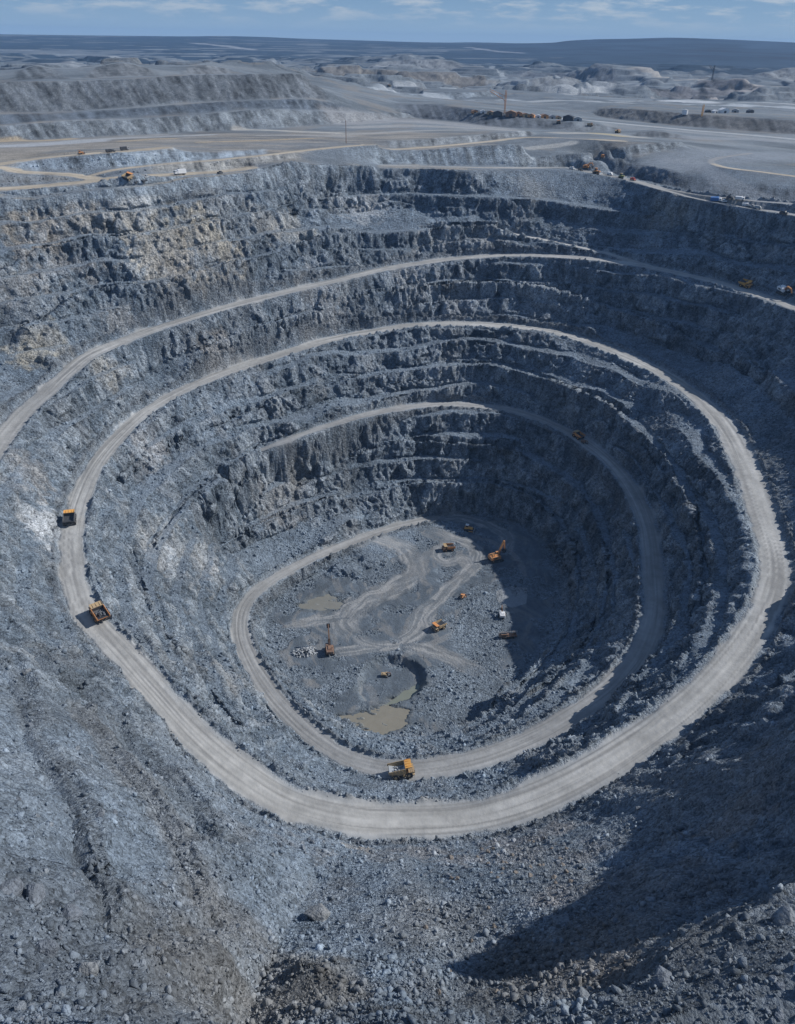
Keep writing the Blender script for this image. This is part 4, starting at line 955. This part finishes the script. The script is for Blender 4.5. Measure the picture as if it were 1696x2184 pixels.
def excavator(c, swing=0, boom=((.9,2.2),(2.6,5.6),(5.2,7.6)), stick=((5.2,7.6),(6.0,4.6)), armc=None, housec=None):
    k = []; armc = armc or c
    S = Matrix.Rotation(swing, 4, 'Z')
    def T(bm):
        bmesh.ops.transform(bm.b, matrix=S, verts=bm.b.verts[:]); return bm
    for y in (-1.75,1.75):
        k.append(('track', Bm().prism([(-2.9,.35),(-2.4,0),(2.4,0),(2.9,.35),(2.9,.8),(2.4,1.1),(-2.4,1.1),(-2.9,.8)], y-.38, y+.38).mesh('track', M['rubber']), [('track_frame', Bm().box((0, y, .58),(3.6,.86,.4)).mesh('track_frame', M['steel']), [])]))
    k.append(('undercarriage', Bm().box((0,0,.8),(1.8,2.8,.6)).cyl((0,0,1.0),(0,0,1.35),1.1).mesh('undercarriage', M['steel']), []))
    h = Bm().box((-.9,0,2.3),(3.6,3.5,1.7),.12).box((-3.0,0,2.15),(1.0,3.5,1.7),.25).box((-.9,-.2,3.3),(2.4,2.0,.35),.06).box((1.2,-1.1,2.0),(1.0,1.2,1.2),.06)
    k.append(('house', T(h).mesh('house', M[housec or c]), [('exhaust', T(Bm().cyl((-1.6,-1.1,3.1),(-1.6,-1.1,4.0),.12)).mesh('exhaust', M['dark']), []), ('vent', T(Bm().box((-1.2,1.77,2.4),(1.8,.05,.8),.01).box((-1.2,-1.77,2.4),(1.8,.05,.8),.01)).mesh('vent', M['dark']), [])]))
    k.append(('cab', T(Bm().box((1.15,1.15,2.6),(1.7,1.25,2.0),.1)).mesh('cab', M[housec or c]), [('window', T(Bm().box((1.22,1.15,2.95),(1.72,1.05,1.0),.03).box((1.15,1.15,2.95),(1.3,1.3,1.0),.03)).mesh('window', M['glass']), [])]))
    k.append(('boom', T(beam(boom, .32, .5, .34)).mesh('boom', M[armc]), [('hydraulic_ram', T(Bm().cyl((1.3,.5,1.9),(boom[1][0],.5,boom[1][1]-.3),.14,n=8).cyl((1.3,-.5,1.9),(boom[1][0],-.5,boom[1][1]-.3),.14,n=8)).mesh('hydraulic_ram', M['steel']), [])]))
    k.append(('stick', T(beam(stick, .24, .36, .22)).mesh('stick', M[armc]), []))
    bx, bz = stick[1]
    b = Bm().prism([(bx+.35,bz+.35),(bx+.55,bz-.5),(bx+.1,bz-1.5),(bx-.7,bz-1.7),(bx-1.3,bz-1.2),(bx-1.15,bz-1.1),(bx-.65,bz-1.45),(bx,bz-1.25),(bx+.3,bz-.4),(bx,bz+.2)], -.8, .8)
    for y in (-.8,.74): b.prism([(bx+.35,bz+.3),(bx+.5,bz-.5),(bx+.1,bz-1.45),(bx-.7,bz-1.65),(bx-1.2,bz-1.15)], y, y+.06)
    k.append(('bucket', T(b).mesh('bucket', M['steel']), []))
    return k
def bulldozer(c, roof='white'):
    k = []
    for y in (-1.15,1.15): k.append(('track', Bm().prism([(-2.0,.3),(-1.6,0),(1.6,0),(2.1,.35),(2.0,.8),(.4,1.25),(-1.5,1.0),(-2.1,.7)], y-.32, y+.32).mesh('track', M['rubber']), []))
    k.append(('hull', Bm().box((.6,0,1.25),(2.5,1.5,1.1),.1).box((-1.3,0,1.1),(1.4,1.7,1.1),.08).mesh('hull', M[c]), [('exhaust', Bm().cyl((.9,.3,1.7),(.9,.3,2.6),.09,n=8).mesh('exhaust', M['dark']), [])]))
    k.append(('cab', Bm().box((-.9,0,2.3),(1.4,1.5,1.3),.06,taper=.92).mesh('cab', M[c]), [('window', Bm().box((-.9,0,2.4),(1.42,1.2,.7),.02).box((-.9,0,2.4),(1.05,1.53,.7),.02).mesh('window', M['glass']), []), ('cab_roof', Bm().box((-.9,0,3.0),(1.6,1.6,.14),.03).mesh('cab_roof', M[roof]), [])]))
    k.append(('blade', Bm().prism([(2.5,.05),(2.75,.1),(2.55,.75),(2.75,1.5),(2.6,1.55),(2.38,.75)], -2.0, 2.0).mesh('blade', M['pale']), []))
    k.append(('push_arm', Bm().box((1.4,1.6,.5),(2.3,.2,.3)).box((1.4,-1.6,.5),(2.3,.2,.3)).mesh('push_arm', M[c]), []))
    k.append(('ripper', Bm().box((-2.4,0,1.0),(.9,1.2,.3)).box((-2.75,0,.55),(.22,.18,1.0),.02).mesh('ripper', M['steel']), []))
    return k
def pickup(c, van=False, kind='pickup'):
    k = []
    if van: k.append(('body', Bm().prism([(-2.6,.5),(2.5,.5),(2.6,1.1),(2.1,1.35),(1.5,2.3),(-2.6,2.35)], -.98, .98).mesh('body', M[c]), [('window', Bm().prism([(1.58,2.1),(2.12,1.36),(2.05,1.3),(1.5,2.08)], -.85, .85).box((.9,0,1.8),(1.0,1.99,.5),.02).mesh('window', M['glass']), [])]))
    else:
        k.append(('body', Bm().box((0,0,.85),(5.0,1.85,.65),.1).box((-1.5,.86,1.3),(1.9,.12,.35),.02).box((-1.5,-.86,1.3),(1.9,.12,.35),.02).box((-2.42,0,1.3),(.12,1.8,.35),.02).mesh('body', M[c]), []))
        k.append(('cabin', Bm().box((.35,0,1.55),(1.9,1.7,.85),.1,taper=.86).mesh('cabin', M[c]), [('window', Bm().box((.35,0,1.6),(1.86,1.4,.45),.03,taper=.95).box((.35,0,1.6),(1.4,1.66,.45),.03,taper=.97).mesh('window', M['glass']), [])]))
    for x in (-1.55,1.55):
        for y in (-.85,.85): k.append(wheel(x, y, .4, .28, 'grey'))
    return k
def boxtruck(c, cabc):
    k = [('cargo_box', Bm().box((-1.3,0,2.2),(6.0,2.4,2.5),.05).mesh('cargo_box', M[c]), []), ('cab', Bm().box((2.9,0,1.75),(1.9,2.3,2.0),.15).mesh('cab', M[cabc]), [('window', Bm().box((3.42,0,2.2),(.95,2.0,.7),.04).box((3.1,0,2.2),(.9,2.34,.6),.03).mesh('window', M['glass']), [])]),
         ('chassis', Bm().box((-.3,0,.75),(7.6,1.1,.35)).mesh('chassis', M['dark']), [])]
    for x in (-2.9,2.6):
        for y in (-1.0,1.0): k.append(wheel(x, y, .52, .34, 'grey'))
    return k
def drill_rig(c):
    k = []
    for y in (-1.3,1.3): k.append(('track', Bm().prism([(-3.2,.3),(-2.8,0),(2.8,0),(3.2,.3),(3.2,.7),(2.8,1.0),(-2.8,1.0),(-3.2,.7)], y-.3, y+.3).mesh('track', M['rubber']), []))
    k.append(('deck', Bm().box((0,0,1.35),(9.5,2.6,.5)).box((-2.2,0,2.1),(3.6,2.3,1.3),.08).mesh('deck', M[c]), [('vent', Bm().box((-2.2,0,2.78),(2.4,1.4,.06),.01).mesh('vent', M['dark']), [])]))
    k.append(('cab', Bm().box((3.6,.6,2.4),(1.6,1.4,1.6),.08).mesh('cab', M[c]), [('window', Bm().box((3.66,.6,2.65),(1.62,1.2,.7),.02).mesh('window', M['glass']), [])]))
    ms = Bm()
    for y in (-.45,.25): ms.box((-.2,y,3.15),(10.5,.14,.16),.01).box((-.2,y,3.75),(10.5,.14,.16),.01)
    for i in range(9): ms.box((-5+i*1.2,-.1,3.45),(.1,.7,.7),.01)
    k.append(('mast', ms.mesh('mast', M['grey']), [])); k.append(('antenna', Bm().cyl((1.2,.6,1.6),(1.2,.6,6.4),.09,n=8).mesh('antenna', M['pale']), []))
    return k
def shed(l, w, h, wallc, roofc, door=True):
    k = [('wall', Bm().box((0,0,h/2),(l,w,h),.02).mesh('wall', M[wallc]), []), ('roof', Bm().prism([(-l/2-.3,h+.01),(l/2+.3,h+.01),(0,h+w*.2+.3)], -w/2-.3, w/2+.3).mesh('roof', M[roofc]), [])]
    k.append(('door', Bm().box((0,-w/2-.03,h*.36),(l*.28,.1,h*.72),.01).mesh('door', M['dark']), []))
    return k
def tank(r, h, c): return [('tank_wall', Bm().cyl((0,0,0),(0,0,h),r,n=24).mesh('tank_wall', M[c]), []), ('tank_roof', Bm().cyl((0,0,h),(0,0,h+r*.3),r+.1,r*.1,n=24).mesh('tank_roof', M['grey']), [])]
def lattice_tower(h, c, jib):
    m = Bm(); w = 1.6
    for x in (-w/2,w/2):
        for y in (-w/2,w/2): m.cyl((x,y,0),(x,y,h),.22,n=6)
    for i in range(int(h/2.4)):
        z = i*2.4
        m.cyl((-w/2,-w/2,z),(w/2,-w/2,z+2.4),.12,n=5); m.cyl((w/2,w/2,z),(-w/2,w/2,z+2.4),.12,n=5); m.box((0,0,z),(w,w,.15),.01)
    k = [('mast', m.mesh('mast', M[c]), [])]
    if jib:
        j = Bm(); j.cyl((0,0,h*.55),(-jib,0,h*.95),.3,n=6).cyl((0,0,h*.75),(-jib,0,h*1.02),.22,n=6)
        for i in range(6): j.cyl((-jib*i/6,0,h*(.55+.4*i/6)),(-jib*(i+.5)/6,0,h*(.77+.25*i/6)),.14,n=5)
        k.append(('jib', j.mesh('jib', M[c]), []))
    return k
def power_pole(h): return [('pole', Bm().cyl((0,0,0),(0,0,h),.34,.2,n=10).mesh('pole', M['rust']), []), ('cross_arm', Bm().box((0,0,h-1.2),(.2,3.4,.22),.02).box((0,0,h-2.6),(.2,2.6,.2),.02).mesh('cross_arm', M['rust']), []),
    ('insulator', Bm().cyl((0,1.5,h-1.1),(0,1.5,h-.7),.1,n=8).cyl((0,-1.5,h-1.1),(0,-1.5,h-.7),.1,n=8).mesh('insulator', M['pale']), [])]
def ground(x, y):
    """height of the finished ground"""
    i = int(np.argmin(np.abs(RHO-math.hypot(x, y)))); j = int(np.argmin(np.abs(AZ-math.atan2(x, y))))
    return float(VZ[i, j])
def gh(px, py):
    """where that line of sight meets the finished ground"""
    d = ray(px, py); j = int(np.argmin(np.abs(AZ-math.atan2(d[0], d[1])))); hd = math.hypot(d[0], d[1])
    z = CAM_H+d[2]*RHO/hd; i = int(np.argmax(z <= VZ[:, j]))
    return np.array([VX[i, j], VY[i, j], VZ[i, j]])
KITS = {}
def place(name, kitkey, kit, at, to, label, cat, group=None, s=1.0, tilt=True, sink=0.0, h=None):
    """at: where its middle stands; to: a place it faces (both measured on the photograph)"""
    if kitkey not in KITS: KITS[kitkey] = kit()
    a = gh(*at); b = gh(*to) if isinstance(to, tuple) else None
    yaw = math.atan2(b[1]-a[1], b[0]-a[0]) if b is not None else to
    o = bpy.data.objects.new(name, None); COL.objects.link(o)
    o['label'] = label; o['category'] = cat
    if group: o['group'] = group
    e = 3.5*s; n = Vector((0, 0, 1))
    if tilt:
        gxx = (ground(a[0]+e, a[1])-ground(a[0]-e, a[1]))/(2*e); gyy = (ground(a[0], a[1]+e)-ground(a[0], a[1]-e))/(2*e)
        n = Vector((-max(-.2, min(.2, gxx)), -max(-.2, min(.2, gyy)), 1)).normalized()
    zz = np.median([ground(a[0]+dx*s, a[1]+dy*s) for dx in (-2.5,0,2.5) for dy in (-2.5,0,2.5)])
    f = Vector((math.cos(yaw), math.sin(yaw), 0)); f = (f-n*f.dot(n)).normalized(); l = n.cross(f)
    Rm_ = Matrix((f, l, n)).transposed().to_4x4()
    o.matrix_world = Matrix.Translation((a[0], a[1], zz-sink)) @ Rm_ @ Matrix.Diagonal((s, s, s if h is None else h, 1))
    for nm, me, subs in KITS[kitkey]:
        p = bpy.data.objects.new(nm, me); COL.objects.link(p); p.parent = o
        for n2, m2, _ in subs:
            q = bpy.data.objects.new(n2, m2); COL.objects.link(q); q.parent = p
    return o
def load_of_rock(root, label, n, c, seed):
    """broken rock heaped in a dump body"""
    rg = np.random.default_rng(seed); V, F = [], []; off = 0
    for i in range(n):
        v, f = PROT[i % len(PROT)]; x = rg.uniform(-3.2, .9); y = rg.uniform(-2.0, 2.0); s = rg.uniform(.35, .8)
        hgt = 2.75+max(0, -x-1.5)*.33+.9*(1-abs(y)/2.4)*(1-abs(x+1)/3.2)
        V.append(v @ rot(rg, 1)[0].T*s+np.array([x, y, hgt])); F += (f+off).tolist(); off += len(v)
    me = bpy.data.meshes.new('rock_load'); me.from_pydata(np.concatenate(V).tolist(), [], F); me.update(); me.materials.append(M[c])
    o = bpy.data.objects.new('rock_load', me); COL.objects.link(o); o.matrix_world = root.matrix_world.copy(); o['label'] = label; o['kind'] = 'stuff'; return o
M['rockdark'] = paint_mat('blasted_rock', (.10,.115,.135), .95, .5); M['rockpale'] = paint_mat('pale_blasted_rock', (.36,.385,.41), .95, .3)

g1 = 'haul trucks on the pit roads'
place('haul_truck', 'ts', lambda: haul_truck('steel', 'bed', 'yellow'), (152,1114), (158,1060), 'haul truck with yellow canopy and dark body climbing the left side of the ring road', 'haul truck', g1, .98)
t2 = place('haul_truck', 'to', lambda: haul_truck('orange', 'bed', 'tan'), (213,1316), (183,1272), 'orange haul truck with a dark rock load on the left bend of the ring road', 'haul truck', g1, 1.02)
load_of_rock(t2, 'dark broken rock heaped in the orange truck on the left bend', 34, 'rockdark', 3)
t3 = place('haul_truck', 'tp', lambda: haul_truck('tan', 'pale', 'yellow'), (856,1655), (960,1641), 'haul truck with bright yellow canopy and pale steel body on the inner spiral road', 'haul truck', g1, 1.1)
load_of_rock(t3, 'pale grey rock in the truck with the bright yellow canopy', 16, 'rockpale', 5)
place('haul_truck', 'to', None, (1233,934), (1190,908), 'small orange haul truck at the shadow edge of the third road on the right', 'haul truck', g1, .85)
place('haul_truck', 'ty', lambda: haul_truck('yellow'), (1589,611), (1640,628), 'yellow haul truck standing on the upper road near the right edge behind a shovel', 'haul truck', g1, .92)
place('haul_truck', 'to', None, (957,1173), (900,1180), 'orange haul truck with dark body beside swirling tyre tracks at the back of the floor', 'haul truck', g1, .86)
place('haul_truck', 'tt', lambda: haul_truck('tan', 'bed', 'orange'), (936,1341), (908,1356), 'tan and orange haul truck on the rubble in the middle of the pit floor', 'haul truck', g1, .86)
g2 = 'excavators digging in the pit'
place('excavator', 'e1', lambda: excavator('orange', 0, ((.9,2.2),(2.0,6.4),(3.3,9.6)), ((3.3,9.6),(4.0,5.2))), (1057,1195), (1112,1182), 'large orange excavator with raised boom at the shadow edge of the pit floor', 'excavator', g2, 1.5)
place('excavator', 'e2', lambda: excavator('rust', 0, ((.9,2.2),(2.2,6.0),(4.4,9.0)), ((4.4,9.0),(6.2,11.0)), 'rust', 'rust'), (704,1390), (698,1330), 'dusty brown excavator with upright boom beside the pale rock pile', 'excavator', g2, 1.25)
place('excavator', 'e3', lambda: excavator('white', .4, ((.9,2.2),(2.0,4.6),(4.0,5.6)), ((4.0,5.6),(4.6,3.0)), 'rust', 'white'), (1070,1315), (1085,1290), 'white excavator standing in the shade of the pit floor', 'excavator', g2, .95)
place('excavator', 'e4', lambda: excavator('tan', .2, ((.9,2.2),(2.4,4.2),(4.6,4.0)), ((4.6,4.0),(5.2,1.8)), 'rust', 'tan'), (821,1443), (850,1448), 'small tan excavator beside the greenish pond in the sunken hollow', 'excavator', g2, .62)
place('excavator', 'e5', lambda: excavator('orange', -.3, ((.9,2.2),(2.6,4.6),(5.4,4.4)), ((5.4,4.4),(6.2,2.2)), 'orange', 'white'), (1671,626), (1720,640), 'white and orange shovel working on the upper road at the right edge', 'excavator', g2, 1.35)
place('excavator', 'e6', lambda: excavator('rust', .6, ((.9,2.2),(2.4,4.0),(4.4,3.6)), ((4.4,3.6),(4.8,1.8))), (1246,945), (1290,985), 'small brown excavator next to the orange truck on the third road', 'excavator', g2, .6)
place('bulldozer', 'dz', lambda: bulldozer('yellow'), (1000,1131), (1040,1138), 'yellow bulldozer with white cab roof at the far end of the pit floor', 'bulldozer', None, 1.5)
place('bulldozer', 'dz2', lambda: bulldozer('orange', 'orange'), (986,1274), (1010,1250), 'small orange bulldozer alone on the grey flat in mid pit floor', 'bulldozer', None, .95)
place('drill_rig', 'dr', lambda: drill_rig('rust'), (1083,1360), (1150,1356), 'dark brown drill rig with lowered mast in the shade of the pit floor', 'drill rig', None, 1.1)
# left rim
g3 = 'vehicles on the left rim road'
place('haul_truck', 'tt', None, (272,377.5), (330,372), 'dusty tan haul truck on the ochre rim road at the left', 'haul truck', g1, .8)
for at, to, key, kit, lab in [((290,380),(330,376),'pd',lambda: pickup('dark'),'dark pickup just in front of the tan truck on the left rim'),((304,378),(360,374),'vd',lambda: pickup('dark', True),'dark van second from the tan truck on the left rim'),
    ((311,377),(360,374),'pg',lambda: pickup('grey'),'grey pickup between the dark van and the white lorry on the left rim'),((469,371),(520,362),'pd',None,'dark pickup alone at the right end of the left rim road'),
    ((233,325),(270,321),'vd',None,'dark van on the ochre track above the left rim'),((239,324.5),(280,321),'pd',None,'dark pickup beside the dark van above the left rim')]:
    place('van' if key[0] == 'v' else 'pickup_truck', key, kit, at, to, lab, 'van' if key[0] == 'v' else 'pickup', g3, .95)
place('box_truck', 'bw', lambda: boxtruck('white', 'white'), (384,373), (340,376), 'white box lorry parked on the left rim road', 'lorry', g3, 1.1)
place('box_truck', 'bk', lambda: boxtruck('dark', 'grey'), (267,321), (300,318), 'dark box lorry on the ochre track above the left rim', 'lorry', g3, .8)
place('bulldozer', 'dz2', None, (174,329), (220,324), 'orange bulldozer at the left end of the ochre track above the rim', 'bulldozer', g3, .9)
# right rim
g4 = 'vehicles on the right rim road'
for nm, key, kit, at, to, lab, cat, s in [
    ('pickup_truck','pw',lambda: pickup('white'),(1220,361),(1240,365),'white pickup at the top of the right rim road','pickup',1.1),
    ('pickup_truck','pd',None,(1237,364),(1260,370),'dark pickup between the white pickup and the orange diggers','pickup',1.1),
    ('excavator','e7',lambda: excavator('orange', .5, ((.9,2.2),(2.6,4.6),(5.0,4.8)), ((5.0,4.8),(5.8,2.4))),(1253,362),(1290,372),'orange excavator at the foot of the dark bank on the right rim','excavator',.95),
    ('bulldozer','dz2',None,(1272,371),(1300,376),'orange bulldozer below the excavator on the right rim road','bulldozer',1.5),
    ('excavator','e7',None,(1284,344),(1260,350),'orange excavator on top of the dark bank at the right rim','excavator',.8),
    ('van','vw',lambda: pickup('white', True),(1300,374),(1330,380),'white van at the foot of the dark bank','van',1.0),
    ('bulldozer','dz3',lambda: bulldozer('green', 'tan'),(1326,380),(1350,385),'olive bulldozer on the right rim road next to the red pickup','bulldozer',1.2),
    ('pickup_truck','pr',lambda: pickup('red'),(1349,385),(1370,391),'red pickup on the right rim road','pickup',1.15),
    ('box_truck','bb',lambda: boxtruck('blue', 'white'),(1528,430),(1560,435),'blue box lorry with white cab on the right rim road','lorry',1.0),
    ('pickup_truck','pw',None,(1543,432),(1570,436),'white pickup directly behind the blue lorry','pickup',1.1),
    ('pickup_truck','pd',None,(1556,434),(1580,438),'dark pickup in the middle of the row behind the blue lorry','pickup',1.1),
    ('box_truck','bw',None,(1577,437),(1600,441),'white box lorry in the row behind the blue lorry','lorry',.8),
    ('van','vw',None,(1590,440),(1610,443),'white van next to the white lorry on the right rim road','van',1.05),
    ('pickup_truck','pg',None,(1604,443),(1620,446),'grey pickup between the white van and the last car of the row','pickup',1.1),
    ('van','vg',lambda: pickup('grey', True),(1615,446),(1640,450),'grey van last in the row on the right rim road','van',1.0),
    ('pickup_truck','pd',None,(1671,457),(1696,461),'dark pickup alone near the right end of the rim road','pickup',1.2)]:
    place(nm, key, kit, at, to, lab, cat, g4, s)
place('power_pole', 'pp', lambda: power_pole(19.5), (739,306), 0.4, 'tall thin power pole on the tan flat beyond the rim', 'pole', None, 1.0, False, .5)
# the works in the distance
place('lattice_tower', 'lt', lambda: lattice_tower(26, 'orange', 20), (1076,243), 0.0, 'orange lattice tower with a jib above the distant works', 'tower', None, 1.0, False, .5)
g5 = 'sheds of the distant works'
rs_ = np.random.default_rng(77)
SH = [('so','orange','roofred'),('sr','rust','roofred'),('sw','white','white'),('st','tan','roofred'),('sd','dark','dark'),('sg','grey','grey')]
for at, kind, s, lab in [((1012,241),0,.8,'orange shed at the left end of the distant works'),((1030,242),2,.8,'white shed third from the left end of the distant works'),((1046,244),3,.9,'tan shed left of the lattice tower'),((1062,248),4,1.3,'dark shed at the foot of the lattice tower'),
    ((1090,249),1,1.5,'large rust brown shed right of the lattice tower'),((1106,247),0,1.0,'orange shed beside the large rust brown shed'),((1120,249),3,.9,'tan shed right of the two orange sheds'),((1134,250),0,.9,'orange shed near the middle of the distant works'),((1147,251),2,.8,'white shed in the middle of the distant works'),
    ((1160,252),0,1.1,'orange shed in front of the white shed'),((1175,253),5,1.0,'grey shed near the right end of the works'),((1190,254),3,.9,'tan shed near the right end of the works'),((1212,257),4,1.4,'dark shed at the right end of the works'),((1232,258),5,1.1,'grey shed alone right of the works'),
    ((1509,240),4,.8,'dark shed left of the white sheds on the pale flat'),((1524,241),2,.9,'small white shed on the pale flat'),((1543,241),2,1.4,'larger white shed on the pale flat'),((1568,240),5,1.1,'grey shed right of the white sheds'),((1600,241),4,1.0,'dark shed at the right of the pale flat')]:
    key, wc, rc_ = SH[kind]
    place('shed', key, (lambda wc=wc, rc_=rc_: shed(11, 8, 4.2, wc, rc_)), at, float(rs_.uniform(-.5, .5)), lab, 'shed', g5, s*.78, False, .4)
place('storage_tank', 'tk', lambda: tank(4.5, 7, 'white'), (1460,246), 0.0, 'white storage tank beside the pale flat', 'tank', None, .8, False, .3)
place('lattice_tower', 'lt2', lambda: lattice_tower(14, 'yellow', 0), (1498,248), 0.0, 'yellow mast at the edge of the pale flat', 'mast', None, 1.0, False, .3)
place('lattice_tower', 'lt3', lambda: lattice_tower(22, 'dark', 9), (1518,171), 0.0, 'dark derrick on top of the brown spoil heap', 'derrick', None, 1.5, False, .5)
for i, (at, key, lab) in enumerate([((1257,270),'tt','distant dusty haul truck on the dirt road below the works'),((1318,284),'tt','distant dusty haul truck near the bare dark slope'),((1190,264),'tt','distant tan haul truck on the bank road'),((830,188),'tt','distant tan haul truck on the pale strip')]):
    place('haul_truck', key, None, at, float(i*.8), lab, 'haul truck', g1, .7, False)

# ------------------------------------------------------------------ boulders
def boulder_mesh(k, c):
    rg = np.random.default_rng(400+k); n = 26; p = rg.normal(size=(n, 3)); p /= np.linalg.norm(p, axis=1)[:, None]; p = np.clip(p, -.78, .78)
    p *= rg.uniform(.8, 1.1, (n, 1))*np.array([1, rg.uniform(.65, .95), rg.uniform(.55, .85)])
    bm = bmesh.new()
    for v in p: bm.verts.new(v)
    bmesh.ops.convex_hull(bm, input=bm.verts); bmesh.ops.delete(bm, geom=[v for v in bm.verts if not v.link_faces], context='VERTS')
    bmesh.ops.bevel(bm, geom=bm.edges[:], offset=.035, segments=1, affect='EDGES')
    me = bpy.data.meshes.new('boulder'); bm.to_mesh(me); bm.free()
    a = me.attributes.new('tint', 'FLOAT_COLOR', 'POINT'); c4 = np.ones((len(me.vertices), 4), np.float32); c4[:, :3] = c; a.data.foreach_set('color', c4.ravel())
    a = me.attributes.new('smooth', 'FLOAT', 'POINT'); a.data.foreach_set('value', np.full(len(me.vertices), .45, np.float32)); me.materials.append(GM); return me
BG = [boulder_mesh(k, (.205,.23,.26)) for k in range(6)]+[boulder_mesh(10+k, (.15,.17,.20)) for k in range(4)]
BB = [boulder_mesh(20+k, (.205,.185,.168)) for k in range(4)]; BP = [boulder_mesh(30+k, (.235,.25,.265)) for k in range(3)]
brg = np.random.default_rng(31)
def boulder(p, s, me, label, group, flat_=1.0):
    o = bpy.data.objects.new('boulder', me); COL.objects.link(o); o.location = (p[0], p[1], p[2]+s*.08)
    o.rotation_euler = tuple(brg.uniform(-.5, .5, 2))+(brg.uniform(0, 6.28),); o.scale = (s*.6, s*.6, s*.6*flat_)
    o['label'] = label; o['category'] = 'boulder'
    if group: o['group'] = group
    return o
for px, py, s, me, lab in [(680,1950,7.0,BP[0],'large pale slab of rock on the lit rubble below the road at the bottom centre'),(188,2071,3.2,BP[1],'pale block on the dark scree near the bottom left corner'),(1197,1972,4.6,BG[1],'big angular grey boulder on the brown rubble above the bottom right ledge'),
    (101,2024,3.6,BG[7],'dark boulder with a deep shadow at the bottom left'),(30,1892,4.2,BG[8],'dark rock outcrop at the left edge on the dark scree'),(68,1918,4.0,BG[6],'dark rock outcrop second from the left edge on the dark scree'),(146,1956,3.8,BG[9],'dark rock outcrop third from the left edge on the dark scree'),
    (56,1436,3.0,BP[2],'pale boulder at the left edge level with the orange truck'),(1673,1968,5.0,BG[2],'big grey boulder on the sunlit ledge at the right edge'),(1408,2094,4.4,BG[7],'dark boulder on the crest of the sunlit ledge'),(1240,2120,3.6,BG[3],'grey boulder at the lower end of the sunlit ledge')]:
    boulder(gh(px, py), s, me, lab, None)
# the many others: nothing tells them apart
spots = []
def cand(n, f):
    k = 0
    while k < n:
        px, py = f()
        if not (-20 < px < 1720 and py < 2195): continue
        p = gh(px, py); i = int(np.argmin(np.abs(RHO-math.hypot(p[0], p[1])))); j = int(np.argmin(np.abs(AZ-math.atan2(p[0], p[1]))))
        if flat[i, j] > .15: continue
        spots.append(p); k += 1
U = brg.uniform
cand(55, lambda: (U(950,1240), U(1795,1880))); cand(30, lambda: (U(560,800), U(1730,1830))); cand(60, lambda: (U(1050,1700), U(1930,2190))); cand(35, lambda: (U(880,1300), U(1850,2150)))
cand(40, lambda: (U(0,420), U(1850,2190))); cand(40, lambda: (U(1150,1600), U(1700,2000))); cand(30, lambda: (U(0,700), U(1450,2000)))
for q, p in enumerate(spots):
    r = math.hypot(p[0], p[1]); s = float(np.clip(1.15*U(.3, 1)**-.55, 1.1, 3.0))*(1.0 if r > 120 else .8)
    if q < 30 or 145 < q < 165: boulder(p, s, BB[q % 4], 'brownish angular boulder lying among the rubble of the near slope', 'brown boulders on the near slope')
    else: boulder(p, s, BG[q % 10], 'grey angular boulder lying among the rubble of the near slope', 'grey boulders on the near slope')
# pale pile of blasted rock by the brown excavator
pp = gh(652,1392); V, F = [], []; off = 0; rg = np.random.default_rng(8)
for i in range(150):
    v, f = PROT[i % len(PROT)]; a = rg.uniform(0, 6.28); q = math.sqrt(rg.random()); x, y = 7.5*q*math.cos(a), 4.2*q*math.sin(a); s = rg.uniform(.6, 1.7)
    V.append(v @ rot(rg, 1)[0].T*s*.7+np.array([x, y, 3.0*(1-q)**.8-.1])); F += (f+off).tolist(); off += len(v)
me = bpy.data.meshes.new('rock_pile'); me.from_pydata(np.concatenate(V).tolist(), [], F); me.update(); me.materials.append(M['rockpale'])
o = bpy.data.objects.new('rock_pile', me); COL.objects.link(o); o.location = (pp[0], pp[1], pp[2]); o.rotation_euler = (0, 0, .25)
o['label'] = 'pale pile of blasted rock left of the brown excavator on the pit floor'; o['category'] = 'rock pile'
log('things', len(SC.objects))
